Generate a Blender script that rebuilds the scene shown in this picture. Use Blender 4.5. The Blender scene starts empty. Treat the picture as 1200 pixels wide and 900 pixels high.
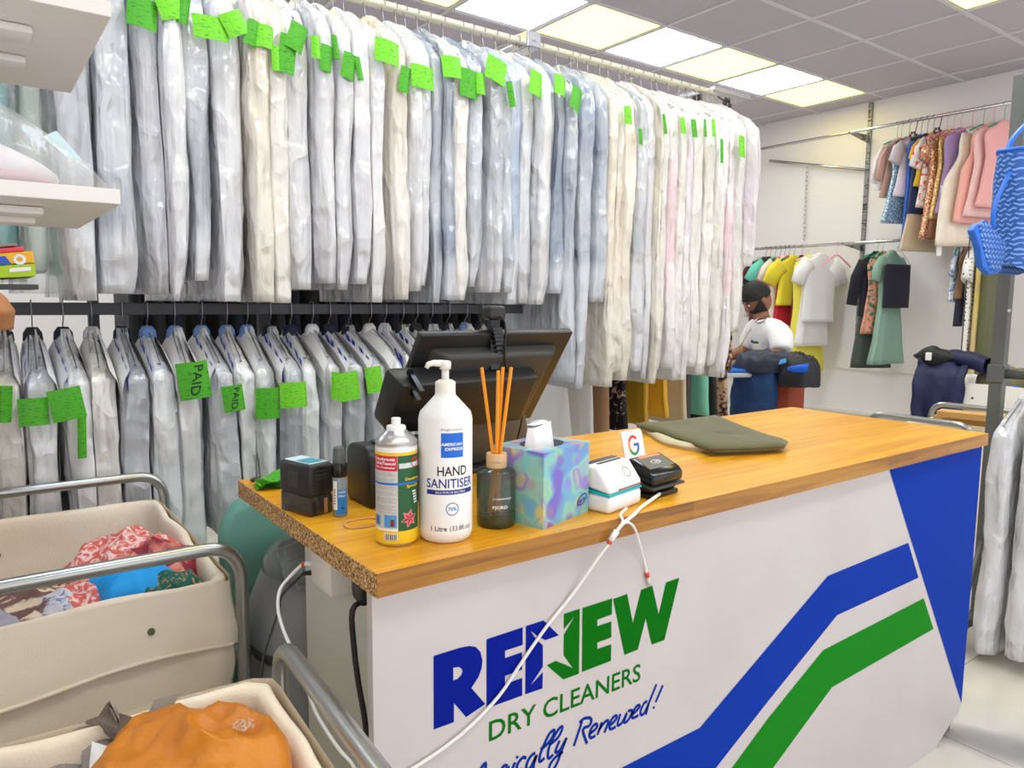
import bpy, bmesh, math, random
from mathutils import Vector, Matrix, noise
from mathutils.geometry import tessellate_polygon

# ------------------------------------------------------------------ camera, world, exposure
CZ = 1.36                                   # eye height above the floor (m)
FPX = 865.34                                # focal length in pixels of the 1200 x 900 frame
RM = ((0.8070254, 0.0590611, -0.5875557), (-0.5904561, 0.0949571, -0.8014641), (0.0084573, 0.9937278, 0.1115058))
scene = bpy.context.scene
col = scene.collection
cam_d = bpy.data.cameras.new('camera'); cam = bpy.data.objects.new('camera', cam_d); col.objects.link(cam)
cam_d.sensor_width = 36.0; cam_d.lens = FPX * 36.0 / 1200.0; cam_d.clip_start = 0.02
cam.matrix_world = Matrix([list(RM[0]) + [0], list(RM[1]) + [0], list(RM[2]) + [CZ], [0, 0, 0, 1]])
scene.camera = cam
world = bpy.data.worlds.new('daylight'); scene.world = world; world.use_nodes = True
wb = world.node_tree.nodes['Background']; wb.inputs[0].default_value = (0.93, 0.95, 1.0, 1); wb.inputs[1].default_value = 1.15
vs = scene.view_settings
vs.view_transform = 'Standard'; vs.look = 'None'; vs.gamma = 1.0; vs.use_curve_mapping = False
vs.exposure = 0.58
PANEL_COOL = ((0.67, 0.78, 1.0), 7.5)
PANEL_WARM = ((1.0, 0.86, 0.11), 3.0)

# ------------------------------------------------------------------ pixel -> place
def ray(x, y):
    d = (x - 600, 450 - y, -FPX)
    return Vector([sum(RM[i][k] * d[k] for k in range(3)) for i in range(3)])
CAM = Vector((0, 0, CZ))
def PZ(x, y, z): r = ray(x, y); return CAM + r * ((z - CZ) / r.z)
def PY(x, y, v): r = ray(x, y); return CAM + r * (v / r.y)
def PX(x, y, v): r = ray(x, y); return CAM + r * (v / r.x)

# ------------------------------------------------------------------ materials
def lin(c): c = c / 255.0; return c / 12.92 if c <= 0.04045 else ((c + 0.055) / 1.055) ** 2.4
def S(r, g, b): return (lin(r), lin(g), lin(b), 1.0)
MATS = {}
def mat(name, c=(200, 200, 200), rough=0.5, metal=0.0, bump=None, var=None, trans=0.0, spec=0.5, alpha=1.0, sheen=0.0, coat=0.0, stretch=(1, 1, 1)):
    """c sRGB 0-255; bump=(scale, strength); var=(c2, scale, lo, hi) noise mix to a second colour."""
    if name in MATS: return MATS[name]
    m = bpy.data.materials.new(name); m.use_nodes = True; MATS[name] = m
    nt = m.node_tree; N = nt.nodes; L = nt.links; b = N['Principled BSDF']
    b.inputs['Base Color'].default_value = S(*c); b.inputs['Roughness'].default_value = rough
    b.inputs['Metallic'].default_value = metal; b.inputs['Specular IOR Level'].default_value = spec
    b.inputs['Transmission Weight'].default_value = trans; b.inputs['Alpha'].default_value = alpha
    b.inputs['Sheen Weight'].default_value = sheen; b.inputs['Coat Weight'].default_value = coat
    if bump or var:
        tc = N.new('ShaderNodeTexCoord'); mp = N.new('ShaderNodeMapping'); mp.inputs['Scale'].default_value = stretch
        L.new(tc.outputs['Object'], mp.inputs[0])
    if bump:
        n = N.new('ShaderNodeTexNoise'); n.inputs['Scale'].default_value = bump[0]; n.inputs['Detail'].default_value = 4
        L.new(mp.outputs[0], n.inputs['Vector'])
        bp = N.new('ShaderNodeBump'); bp.inputs['Strength'].default_value = bump[1]; bp.inputs['Distance'].default_value = 0.01
        L.new(n.outputs[0], bp.inputs['Height']); L.new(bp.outputs[0], b.inputs['Normal'])
    if var:
        n2 = N.new('ShaderNodeTexNoise'); n2.inputs['Scale'].default_value = var[1]; n2.inputs['Detail'].default_value = 5
        L.new(mp.outputs[0], n2.inputs['Vector'])
        mr = N.new('ShaderNodeMapRange'); mr.inputs[1].default_value = var[2]; mr.inputs[2].default_value = var[3]
        mx = N.new('ShaderNodeMix'); mx.data_type = 'RGBA'
        mx.inputs[6].default_value = S(*c); mx.inputs[7].default_value = S(*var[0])
        L.new(n2.outputs[0], mr.inputs[0]); L.new(mr.outputs[0], mx.inputs[0]); L.new(mx.outputs[2], b.inputs['Base Color'])
    return m

def bag_mat(name, c_in, c_bag=(236, 236, 238), hem=-9.0, rough=0.14):
    """thin white polythene over cloth: tinted by the garment inside down to its hem, crinkled."""
    if name in MATS: return MATS[name]
    m = bpy.data.materials.new(name); m.use_nodes = True; MATS[name] = m
    nt = m.node_tree; N = nt.nodes; L = nt.links; b = N['Principled BSDF']
    b.inputs['Roughness'].default_value = rough; b.inputs['Specular IOR Level'].default_value = 1.0
    tc = N.new('ShaderNodeTexCoord'); oi = N.new('ShaderNodeObjectInfo')
    ad = N.new('ShaderNodeVectorMath'); ad.operation = 'ADD'
    sc = N.new('ShaderNodeVectorMath'); sc.operation = 'SCALE'; sc.inputs[3].default_value = 37.0
    cb = N.new('ShaderNodeCombineXYZ'); L.new(oi.outputs['Random'], cb.inputs[0]); L.new(oi.outputs['Random'], cb.inputs[2])
    L.new(cb.outputs[0], sc.inputs[0]); L.new(tc.outputs['Object'], ad.inputs[0]); L.new(sc.outputs[0], ad.inputs[1])
    mp = N.new('ShaderNodeMapping'); mp.inputs['Scale'].default_value = (1.0, 1.0, 0.45); L.new(ad.outputs[0], mp.inputs[0])
    # patches of cloth pressed against the film
    n = N.new('ShaderNodeTexNoise'); n.inputs['Scale'].default_value = 5.0; n.inputs['Detail'].default_value = 3; L.new(mp.outputs[0], n.inputs['Vector'])
    mr = N.new('ShaderNodeMapRange'); mr.inputs[1].default_value = 0.35; mr.inputs[2].default_value = 0.62; L.new(n.outputs[0], mr.inputs[0])
    sx = N.new('ShaderNodeSeparateXYZ'); L.new(tc.outputs['Object'], sx.inputs[0])
    hm = N.new('ShaderNodeMapRange'); hm.inputs[1].default_value = hem - 0.03; hm.inputs[2].default_value = hem + 0.03; L.new(sx.outputs[2], hm.inputs[0])
    mu = N.new('ShaderNodeMath'); mu.operation = 'MULTIPLY'; L.new(mr.outputs[0], mu.inputs[0]); L.new(hm.outputs[0], mu.inputs[1])
    mx = N.new('ShaderNodeMix'); mx.data_type = 'RGBA'; mx.inputs[6].default_value = S(*c_bag); mx.inputs[7].default_value = S(*c_in)
    L.new(mu.outputs[0], mx.inputs[0]); L.new(mx.outputs[2], b.inputs['Base Color'])
    # crumpled film: facets from two cell patterns, long creases from a stretched ridge pattern
    wn = N.new('ShaderNodeTexNoise'); wn.inputs['Scale'].default_value = 7.0; L.new(ad.outputs[0], wn.inputs['Vector'])
    wa = N.new('ShaderNodeVectorMath'); wa.operation = 'MULTIPLY_ADD'; wa.inputs[1].default_value = (.10, .10, .10); L.new(wn.outputs['Color'], wa.inputs[0]); L.new(mp.outputs[0], wa.inputs[2])
    def cells(scale, strength, dist, prev):
        v = N.new('ShaderNodeTexVoronoi'); v.inputs['Scale'].default_value = scale; L.new(wa.outputs[0], v.inputs['Vector'])
        bp = N.new('ShaderNodeBump'); bp.inputs['Strength'].default_value = strength; bp.inputs['Distance'].default_value = dist
        L.new(v.outputs['Distance'], bp.inputs['Height'])
        if prev is not None: L.new(prev.outputs[0], bp.inputs['Normal'])
        return bp
    b1 = cells(9.5, 0.72, 0.035, None); b2 = cells(26.0, 0.45, 0.012, b1)
    rp = N.new('ShaderNodeMapping'); rp.inputs['Scale'].default_value = (1.0, 1.0, 0.09); L.new(ad.outputs[0], rp.inputs[0])
    rd = N.new('ShaderNodeTexNoise'); rd.inputs['Scale'].default_value = 30.0; rd.inputs['Detail'].default_value = 2; L.new(rp.outputs[0], rd.inputs['Vector'])
    b3 = N.new('ShaderNodeBump'); b3.inputs['Strength'].default_value = 0.5; b3.inputs['Distance'].default_value = 0.02; L.new(rd.outputs[0], b3.inputs['Height']); L.new(b2.outputs[0], b3.inputs['Normal'])
    L.new(b3.outputs[0], b.inputs['Normal'])
    return m

def film_mat(name, tint=(235, 240, 240), alpha=0.35):
    """clear polythene film"""
    if name in MATS: return MATS[name]
    m = bag_mat(name, tint, tint, rough=0.12); b = m.node_tree.nodes['Principled BSDF']; b.inputs['Alpha'].default_value = alpha
    return m

def print_mat(name, c1, c2, scale, lo=.45, hi=.55, kind='noise', stretch=(1, 1, 1), c3=None):
    m = bpy.data.materials.new(name); m.use_nodes = True; MATS[name] = m; N = m.node_tree.nodes; L = m.node_tree.links; b = N['Principled BSDF']; b.inputs['Roughness'].default_value = .75
    tc = N.new('ShaderNodeTexCoord'); mp = N.new('ShaderNodeMapping'); mp.inputs['Scale'].default_value = stretch; L.new(tc.outputs['Object'], mp.inputs[0])
    if kind == 'dots': n = N.new('ShaderNodeTexVoronoi'); n.inputs['Randomness'].default_value = .35; o = n.outputs['Distance']
    elif kind == 'vor': n = N.new('ShaderNodeTexVoronoi'); o = n.outputs['Distance']
    elif kind == 'wave': n = N.new('ShaderNodeTexWave'); n.inputs['Distortion'].default_value = 4; n.inputs['Detail'].default_value = 3; o = n.outputs['Fac']
    else: n = N.new('ShaderNodeTexNoise'); n.inputs['Detail'].default_value = 4; n.inputs['Distortion'].default_value = 1.5; o = n.outputs[0]
    n.inputs['Scale'].default_value = scale; L.new(mp.outputs[0], n.inputs['Vector'])
    r = N.new('ShaderNodeValToRGB'); e = r.color_ramp.elements; e[0].position = lo; e[0].color = S(*c1); e[1].position = hi; e[1].color = S(*c2)
    if c3: x = e.new(min(.99, hi + .12)); x.color = S(*c3)
    L.new(o, r.inputs[0]); L.new(r.outputs[0], b.inputs['Base Color']); return m

def emit(name, c, s):
    m = bpy.data.materials.new(name); m.use_nodes = True; MATS[name] = m; b = m.node_tree.nodes['Principled BSDF']
    b.inputs['Base Color'].default_value = (0.8, 0.8, 0.8, 1); b.inputs['Emission Color'].default_value = (*c, 1); b.inputs['Emission Strength'].default_value = s
    return m

# ------------------------------------------------------------------ mesh building
class MB:
    def __init__(s): s.v = []; s.f = []
    def add(s, vs, fs):
        o = len(s.v); s.v += [Vector(p) for p in vs]; s.f += [tuple(i + o for i in f) for f in fs]; return s
    def box(s, x0, x1, y0, y1, z0, z1):
        return s.add([(x0,y0,z0),(x1,y0,z0),(x1,y1,z0),(x0,y1,z0),(x0,y0,z1),(x1,y0,z1),(x1,y1,z1),(x0,y1,z1)],
                     [(0,3,2,1),(4,5,6,7),(0,1,5,4),(1,2,6,5),(2,3,7,6),(3,0,4,7)])
    def tube(s, path, r, n=8, closed=False, flat=1.0, up=None):
        P = [Vector(p) for p in path]; m = len(P); rs = r if isinstance(r, (list, tuple)) else [r] * m
        T = []
        for i in range(m):
            a = P[(i - 1) % m] if (closed or i > 0) else P[i]; b = P[(i + 1) % m] if (closed or i < m - 1) else P[i]
            t = (b - a); T.append(t.normalized() if t.length > 1e-9 else Vector((0, 0, 1)))
        ref = Vector(up) if up else (Vector((0, 0, 1)) if abs(T[0].z) < 0.9 else Vector((1, 0, 0)))
        u = (ref - T[0] * ref.dot(T[0])).normalized(); V = []
        for i in range(m):
            u = (u - T[i] * u.dot(T[i]));  u = u.normalized() if u.length > 1e-6 else T[i].orthogonal().normalized()
            w = T[i].cross(u)
            for k in range(n):
                a = 2 * math.pi * k / n; V.append(P[i] + (u * math.cos(a) * flat + w * math.sin(a)) * rs[i])
        F = []
        for i in range(m if closed else m - 1):
            for k in range(n):
                F.append((i*n + k, i*n + (k+1) % n, ((i+1) % m)*n + (k+1) % n, ((i+1) % m)*n + k))
        if not closed: F += [tuple(reversed(range(n))), tuple(range((m-1)*n, m*n))]
        return s.add(V, F)
    def lathe(s, prof, n=24, c=(0, 0, 0), cap=True):
        V = []; F = []; m = len(prof)
        for r, z in prof:
            for k in range(n):
                a = 2*math.pi*k/n; V.append((c[0] + r*math.cos(a), c[1] + r*math.sin(a), c[2] + z))
        for i in range(m - 1):
            for k in range(n): F.append((i*n+k, i*n+(k+1) % n, (i+1)*n+(k+1) % n, (i+1)*n+k))
        if cap: F += [tuple(reversed(range(n))), tuple(range((m-1)*n, m*n))]
        return s.add(V, F)
    def sphere(s, c, rx, ry=None, rz=None, n=12, m=8):
        ry = ry or rx; rz = rz or rx; V = []; F = []
        for i in range(m + 1):
            t = math.pi * i / m
            for k in range(n):
                a = 2*math.pi*k/n; V.append((c[0]+rx*math.sin(t)*math.cos(a), c[1]+ry*math.sin(t)*math.sin(a), c[2]-rz*math.cos(t)))
        for i in range(m):
            for k in range(n): F.append((i*n+k, i*n+(k+1) % n, (i+1)*n+(k+1) % n, (i+1)*n+k))
        return s.add(V, F)
    def grid(s, fn, nu, nv, closed_u=False):
        V = [fn(i / (nu if closed_u else nu - 1), j / (nv - 1)) for j in range(nv) for i in range(nu)]; F = []
        for j in range(nv - 1):
            for i in range(nu if closed_u else nu - 1): F.append((j*nu+i, j*nu+(i+1) % nu, (j+1)*nu+(i+1) % nu, (j+1)*nu+i))
        return s.add(V, F)
    def poly(s, loops, fn):
        """flat filled polygon with holes; loops of 2-D points, fn maps (a, b) to 3-D"""
        pts = [[Vector((p[0], p[1], 0)) for p in l] for l in loops]; flat = [p for l in loops for p in l]
        return s.add([fn(*p) for p in flat], [tuple(t) for t in tessellate_polygon(pts)])
    def prism(s, pts, fn0, fn1):
        n = len(pts); V = [fn0(*p) for p in pts] + [fn1(*p) for p in pts]
        return s.add(V, [tuple(range(n)), tuple(reversed(range(n, 2*n)))] + [(i, i+n, (i+1) % n + n, (i+1) % n) for i in range(n)])
    def build(s, name, m, parent=None, smooth=False, bevel=0.0, world=False, segs=2, recalc=True, weld=True):
        bm = bmesh.new(); off = parent.matrix_basis.translation if (world and parent is not None) else Vector()
        bv = [bm.verts.new(p - off) for p in s.v]
        for f in s.f:
            if len(set(f)) >= 3:
                try: bm.faces.new([bv[i] for i in f])
                except ValueError: pass
        if weld: bmesh.ops.remove_doubles(bm, verts=bm.verts, dist=1e-6)
        if recalc: bmesh.ops.recalc_face_normals(bm, faces=bm.faces)
        if bevel:
            es = [e for e in bm.edges if len(e.link_faces) == 2 and e.calc_face_angle(0) > 0.5]
            bmesh.ops.bevel(bm, geom=es, offset=bevel, segments=segs, profile=0.5, affect='EDGES', clamp_overlap=True)
        me = bpy.data.meshes.new(name); bm.to_mesh(me); bm.free()
        return put(name, me, m, parent, smooth)

def put(name, me, m, parent=None, smooth=False):
    if m is not None:
        me.materials.clear(); me.materials.append(m)
    if smooth and len(me.polygons):
        me.polygons.foreach_set('use_smooth', [True] * len(me.polygons))
        if smooth == 'auto': me.set_sharp_from_angle(angle=math.radians(40))
    o = bpy.data.objects.new(name, me); col.objects.link(o)
    if parent is not None: o.parent = parent
    return o
def thing(name, label, cat, loc=(0, 0, 0), rz=0.0, group=None, rot=None):
    o = bpy.data.objects.new(name, None); col.objects.link(o); o.empty_display_size = 0.05
    m = Matrix.Translation(loc) @ (rot if rot is not None else Matrix.Rotation(rz, 4, 'Z')); o.matrix_basis = m
    return tag(o, label, cat, group)
def tag(o, label, cat, group=None):
    o['label'] = label; o['category'] = cat
    if group: o['group'] = group
    return o
def struct(o): o['kind'] = 'structure'; return o

def text_mesh(body, size=1.0, offset=0.0, extrude=0.0, align='LEFT', shear=0.0, spacing=1.0):
    cu = bpy.data.curves.new('lettering', 'FONT'); cu.body = body; cu.size = size; cu.offset = offset; cu.extrude = extrude
    cu.align_x = align; cu.shear = shear; cu.space_character = spacing; cu.resolution_u = 3
    o = bpy.data.objects.new('lettering', cu); col.objects.link(o)
    dg = bpy.context.evaluated_depsgraph_get(); me = bpy.data.meshes.new_from_object(o.evaluated_get(dg))
    bpy.data.objects.remove(o); bpy.data.curves.remove(cu); return me
def text(name, body, m, parent, fit, fn, offset=0.0, shear=0.0, spacing=1.0):
    """lettering laid on a surface: fit=(u0, v0, width, cap height); fn maps (u, v) to 3-D local to parent"""
    me = text_mesh(body, 1.0, offset, 0.0, 'LEFT', shear, spacing)
    xs = [v.co.x for v in me.vertices]; ys = [v.co.y for v in me.vertices]
    x0, x1 = min(xs), max(xs); y0 = 0.0; y1 = 0.70
    for v in me.vertices:
        u = fit[0] + (v.co.x - x0) / (x1 - x0) * fit[2]; w = fit[1] + (v.co.y - y0) / (y1 - y0) * fit[3]
        v.co = Vector(fn(u, w))
    return put(name, me, m, parent)

def smooth_path(pts, k=4):
    P = [Vector(p) for p in pts]; out = []
    for i in range(len(P) - 1):
        p0 = P[max(i-1, 0)]; p1 = P[i]; p2 = P[i+1]; p3 = P[min(i+2, len(P)-1)]
        for j in range(k):
            t = j / k
            out.append(0.5 * ((2*p1) + (p2-p0)*t + (2*p0-5*p1+4*p2-p3)*t*t + (3*p1-p0-3*p2+p3)*t*t*t))
    out.append(P[-1]); return out
def round_path(pts, r, k=5):
    """polyline with corners rounded by radius r"""
    P = [Vector(p) for p in pts]; out = [P[0]]
    for i in range(1, len(P) - 1):
        a = (P[i-1] - P[i]); b = (P[i+1] - P[i]); d = min(r, a.length*0.49, b.length*0.49)
        s0 = P[i] + a.normalized()*d; s1 = P[i] + b.normalized()*d
        for j in range(k + 1):
            t = j / k; out.append(s0*(1-t)**2 + P[i]*2*t*(1-t) + s1*t*t)
    out.append(P[-1]); return out
def ordinal(n):
    w = ['zeroth','first','second','third','fourth','fifth','sixth','seventh','eighth','ninth','tenth','eleventh','twelfth','thirteenth','fourteenth','fifteenth','sixteenth','seventeenth','eighteenth','nineteenth']
    t = {20:'twent', 30:'thirt', 40:'fort', 50:'fift'}
    if n < 20: return w[n]
    b = t[n // 10 * 10]; return b + 'ieth' if n % 10 == 0 else b + 'y-' + w[n % 10]
# ------------------------------------------------------------------ the room
CEIL = 3.057; XW = 6.262; YB = 4.80; XL = -1.30; YF = -2.2
GX, GY, T = 4.182, 2.705, 0.6
wall_paint = mat('warm white wall paint', (240, 235, 236), 0.7, bump=(60, 0.03))
ceil_tile_m = mat('mineral fibre ceiling tile', (194, 187, 197), 0.9, bump=(180, 0.15))
grid_m = mat('ceiling grid', (214, 212, 216), 0.5)
def slab(name, x0, x1, y0, y1, z0, z1, m): return struct(MB().box(x0, x1, y0, y1, z0, z1).build(name, m))
slab('wall_right', XW, XW + 0.12, YF, YB + 0.12, 0, CEIL + .16, wall_paint)
slab('wall_back', XL - 0.12, XW, YB, YB + 0.12, 0, CEIL + .16, wall_paint)
slab('wall_left', XL - 0.12, XL, YF, YB, 0, CEIL + .16, wall_paint)
# dado strip and skirting on the right-hand wall
slab('trim_1', XW - 0.018, XW, YF, YB, 0.79, 0.835, mat('white gloss trim', (238, 234, 230), 0.35))
slab('trim_2', XW - 0.022, XW, YF, YB, 0.40, 0.43, MATS['white gloss trim'])
slab('baseboard_right', XW - 0.018, XW, YF, YB, 0.0, 0.12, MATS['white gloss trim'])

# marble floor: a base and separate tiles with open joints
def marble():
    m = bpy.data.materials.new('polished marble'); m.use_nodes = True; N = m.node_tree.nodes; L = m.node_tree.links; b = N['Principled BSDF']
    b.inputs['Roughness'].default_value = 0.18
    g = N.new('ShaderNodeNewGeometry')
    n = N.new('ShaderNodeTexNoise'); n.inputs['Scale'].default_value = 1.6; n.inputs['Detail'].default_value = 6; n.inputs['Distortion'].default_value = 1.4
    w = N.new('ShaderNodeTexWave'); w.inputs['Scale'].default_value = 0.55; w.inputs['Distortion'].default_value = 9.0; w.inputs['Detail'].default_value = 4; w.bands_direction = 'DIAGONAL'
    L.new(g.outputs['Position'], n.inputs['Vector']); L.new(g.outputs['Position'], w.inputs['Vector'])
    r = N.new('ShaderNodeValToRGB'); e = r.color_ramp.elements
    e[0].position = 0.0; e[0].color = S(164, 160, 160); e[1].position = 0.10; e[1].color = S(228, 222, 214)
    x = e.new(0.5); x.color = S(238, 230, 216)
    L.new(w.outputs[0], r.inputs[0])
    mx = N.new('ShaderNodeMix'); mx.data_type = 'RGBA'; mx.blend_type = 'MULTIPLY'; mx.inputs[0].default_value = 0.35
    L.new(r.outputs[0], mx.inputs[6]); L.new(n.outputs[0], mx.inputs[7]); L.new(mx.outputs[2], b.inputs['Base Color'])
    return m
marble_m = marble()
floor = slab('floor', XL, XW, YF, YB, -0.10, -0.008, mat('dark grout', (110, 104, 98), 0.9))
tile_me = None
ty = 1.134 - 0.6 * 6
while ty < YB:
    tx = 2.42 - 1.2 * 4
    while tx < XW:
        x0, x1, y0, y1 = max(tx, XL), min(tx + 1.2, XW), max(ty, YF), min(ty + 0.6, YB)
        if x1 - x0 > 0.02 and y1 - y0 > 0.02:
            full = abs(x1 - x0 - 1.2) < 1e-6 and abs(y1 - y0 - 0.6) < 1e-6
            if full and tile_me: o = put('floor_tile', tile_me, None, floor)
            else:
                o = MB().box(0.0015, x1-x0-0.0015, 0.0015, y1-y0-0.0015, -0.008, 0.0).build('floor_tile', marble_m, floor)
                if full: tile_me = o.data
            o.location = (x0, y0, 0)
        tx += 1.2
    ty += 0.6

# suspended ceiling: tiles laid in a grid of bars, some bays hold light panels
ceiling = slab('ceiling', XL, XW, YF, YB, CEIL + 0.12, CEIL + 0.16, mat('ceiling void', (90, 88, 90), 0.9))
LIGHTS = {}
for i in range(-9, 3): LIGHTS[(i, 1)] = 'cool' if i % 2 == 1 else 'warm'      # row over the clothes rails
for i in range(-7, 1, 1): LIGHTS[(i, -2)] = 'warm' if i % 2 == 0 else 'cool'   # row over the counter
for i in range(-8, 3, 1): LIGHTS[(i, -5)] = 'warm' if i % 2 == 0 else 'cool'
full_me = None
i0 = math.floor((XL - GX) / T); j0 = math.floor((YF - GY) / T)
for i in range(i0, 5):
    for j in range(j0, 5):
        x0, x1 = max(GX + i*T, XL), min(GX + (i+1)*T, XW); y0, y1 = max(GY + j*T, YF), min(GY + (j+1)*T, YB)
        if x1 - x0 < 0.03 or y1 - y0 < 0.03 or (i, j) in LIGHTS: continue
        full = x1 - x0 > T - 1e-6 and y1 - y0 > T - 1e-6
        if full and full_me: o = put('ceiling_tile', full_me, None, ceiling)
        else:
            o = MB().box(0.008, x1-x0-0.008, 0.008, y1-y0-0.008, 0.006, 0.02).build('ceiling_tile', ceil_tile_m, ceiling)
            if full: full_me = o.data
        o.location = (x0, y0, CEIL)
for i in range(i0, 6):
    x = GX + i*T
    if XL < x < XW: MB().box(x-0.012, x+0.012, YF, YB, CEIL-0.002, CEIL+0.008).build('grid_bar', grid_m, ceiling)
for j in range(j0, 6):
    y = GY + j*T
    if YF < y < YB: MB().box(XL, XW, y-0.012, y+0.012, CEIL-0.001, CEIL+0.009).build('grid_bar', grid_m, ceiling)
em = {'cool': emit('cool white light diffuser', *PANEL_COOL), 'warm': emit('warm yellow light diffuser', *PANEL_WARM)}
led_me = {}
for (i, j), k in sorted(LIGHTS.items()):
    row = {1: 'above the clothes rails', -2: 'above the counter side', -5: 'by the shop front'}[j]
    seq = [a for a in sorted(LIGHTS) if a[1] == j]; n = len(seq) - seq.index((i, j))
    t = thing('ceiling_light', f"square {'cool white' if k == 'cool' else 'warm yellow'} ceiling light panel {row}, {ordinal(n)} from the end wall", 'ceiling light', (GX + i*T + T/2, GY + j*T + T/2, CEIL), group='ceiling light panels')
    h = T/2 - 0.014
    if k not in led_me:
        d = MB().box(-h+.012, h-.012, -h+.012, h-.012, 0.006, 0.02).build('diffuser', em[k], t)
        f = MB()
        for a in ((-h, h, -h, -h+.012), (-h, h, h-.012, h), (-h, -h+.012, -h, h), (h-.012, h, -h, h)): f.box(*a, 0.003, 0.02)
        f = f.build('frame', grid_m, t); led_me[k] = (d.data, f.data)
    else:
        put('diffuser', led_me[k][0], None, t); put('frame', led_me[k][1], None, t)
# ------------------------------------------------------------------ the counter
CX0, CX1, CY0, CY1, CT = 0.4435, 2.476, 0.9276, 1.595, 0.9738
TH = 0.0375; PYF = CY0 + 0.020                                 # front panel's outer face
def wood(name, c1, c2, c3, scale=1.0):
    m = bpy.data.materials.new(name); m.use_nodes = True; N = m.node_tree.nodes; L = m.node_tree.links; b = N['Principled BSDF']
    b.inputs['Roughness'].default_value = 0.28
    g = N.new('ShaderNodeNewGeometry'); mp = N.new('ShaderNodeMapping'); mp.inputs['Scale'].default_value = (0.9*scale, 16*scale, 16*scale); L.new(g.outputs['Position'], mp.inputs[0])
    n = N.new('ShaderNodeTexNoise'); n.inputs['Scale'].default_value = 2.2; n.inputs['Detail'].default_value = 6; n.inputs['Distortion'].default_value = 1.0; L.new(mp.outputs[0], n.inputs['Vector'])
    # staves about 6 cm wide, each of its own tone
    br = N.new('ShaderNodeTexBrick'); br.inputs['Scale'].default_value = 1.0; br.inputs['Mortar Size'].default_value = 0.0
    br.inputs['Brick Width'].default_value = 0.75; br.inputs['Row Height'].default_value = 0.085; br.inputs['Color1'].default_value = (0.25, 0.25, 0.25, 1); br.inputs['Color2'].default_value = (0.75, 0.75, 0.75, 1); br.inputs['Mortar'].default_value = (0.5, 0.5, 0.5, 1)
    L.new(g.outputs['Position'], br.inputs['Vector'])
    r = N.new('ShaderNodeValToRGB'); e = r.color_ramp.elements; e[0].position = 0.30; e[0].color = S(*c1); e[1].position = 0.70; e[1].color = S(*c3); x = e.new(0.5); x.color = S(*c2)
    ma = N.new('ShaderNodeMath'); ma.operation = 'MULTIPLY_ADD'; ma.inputs[1].default_value = 0.28; L.new(br.outputs[0], ma.inputs[0])
    m2 = N.new('ShaderNodeMath'); m2.operation = 'MULTIPLY_ADD'; m2.inputs[1].default_value = 0.8; m2.inputs[2].default_value = -0.04; L.new(n.outputs[0], m2.inputs[0]); L.new(m2.outputs[0], ma.inputs[2])
    L.new(ma.outputs[0], r.inputs[0]); L.new(r.outputs[0], b.inputs['Base Color']); return m
def chipboard():
    m = bpy.data.materials.new('raw chipboard edge'); m.use_nodes = True; N = m.node_tree.nodes; L = m.node_tree.links; b = N['Principled BSDF']; b.inputs['Roughness'].default_value = 0.85
    g = N.new('ShaderNodeNewGeometry'); v = N.new('ShaderNodeTexVoronoi'); v.inputs['Scale'].default_value = 330; L.new(g.outputs['Position'], v.inputs['Vector'])
    r = N.new('ShaderNodeValToRGB'); e = r.color_ramp.elements; e[0].position = 0.1; e[0].color = S(96, 66, 36); e[1].position = 0.9; e[1].color = S(226, 190, 136); x = e.new(0.5); x.color = S(188, 142, 84)
    sx = N.new('ShaderNodeSeparateColor'); L.new(v.outputs['Color'], sx.inputs[0]); L.new(sx.outputs[0], r.inputs[0]); L.new(r.outputs[0], b.inputs['Base Color'])
    bp = N.new('ShaderNodeBump'); bp.inputs['Strength'].default_value = 0.5; bp.inputs['Distance'].default_value = 0.002; L.new(sx.outputs[0], bp.inputs['Height']); L.new(bp.outputs[0], b.inputs['Normal']); return m
wood_top = wood('oiled oak worktop', (206, 134, 14), (232, 163, 26), (243, 186, 58))
wood_edge = wood('oak edge band', (116, 72, 16), (160, 106, 32), (186, 134, 50), 1.4)
panel_m = mat('painted white counter panel', (200, 192, 192), 0.42, bump=(14, 0.06), var=((192, 182, 180), 3.0, 0.45, 0.8))
counter = thing('reception_counter', 'white reception counter with oak worktop and blue and green lettered front', 'counter', ((CX0+CX1)/2, (CY0+CY1)/2, 0))
MB().box(CX0+.0015, CX1, CY0+.0015, CY1, CT-TH, CT).build('worktop', wood_top, counter, world=True, bevel=0.0012)
MB().box(CX0+.0016, CX1, CY0, CY0+.0014, CT-TH+.0008, CT-.0008).build('edge_band', wood_edge, counter, world=True)
o = MB().box(CX0, CX0+.0014, CY0+.0016, CY1, CT-TH+.0008, CT-.0008).build('raw_end', chipboard(), counter, world=True); o['label'] = 'raw speckled chipboard end of the worktop'
px0 = PY(437, 800, PYF).x; px1 = PY(1147, 560, PYF).x + 0.004
zc = PY(1121.5, 828, PYF).z; xb = PZ(1074, 900, 0.0).x
fp = [(px0, 0.0), (px1 - 0.16, 0.0), (px1 - 0.05, 0.055), (px1 - 0.012, zc - 0.03), (px1, zc), (px1, CT-TH), (px0, CT-TH)]
MB().prism(fp, lambda a, b: (a, PYF, b), lambda a, b: (a, PYF + 0.018, b)).build('front_panel', panel_m, counter, world=True, bevel=0.0012)
grey_side = mat('pale grey-green side panel', (206, 208, 198), 0.5)
SX = 0.50
MB().box(SX, SX+.018, PYF+.10, 1.36, 0.0, CT-TH).build('side_panel', grey_side, counter, world=True, bevel=0.001)
MB().box(SX-.012, SX+.03, PYF+.019, PYF+.058, 0.0, CT-TH-.0).build('leg', mat('cream counter leg', (214, 206, 190), 0.5), counter, world=True, bevel=0.002)
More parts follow.
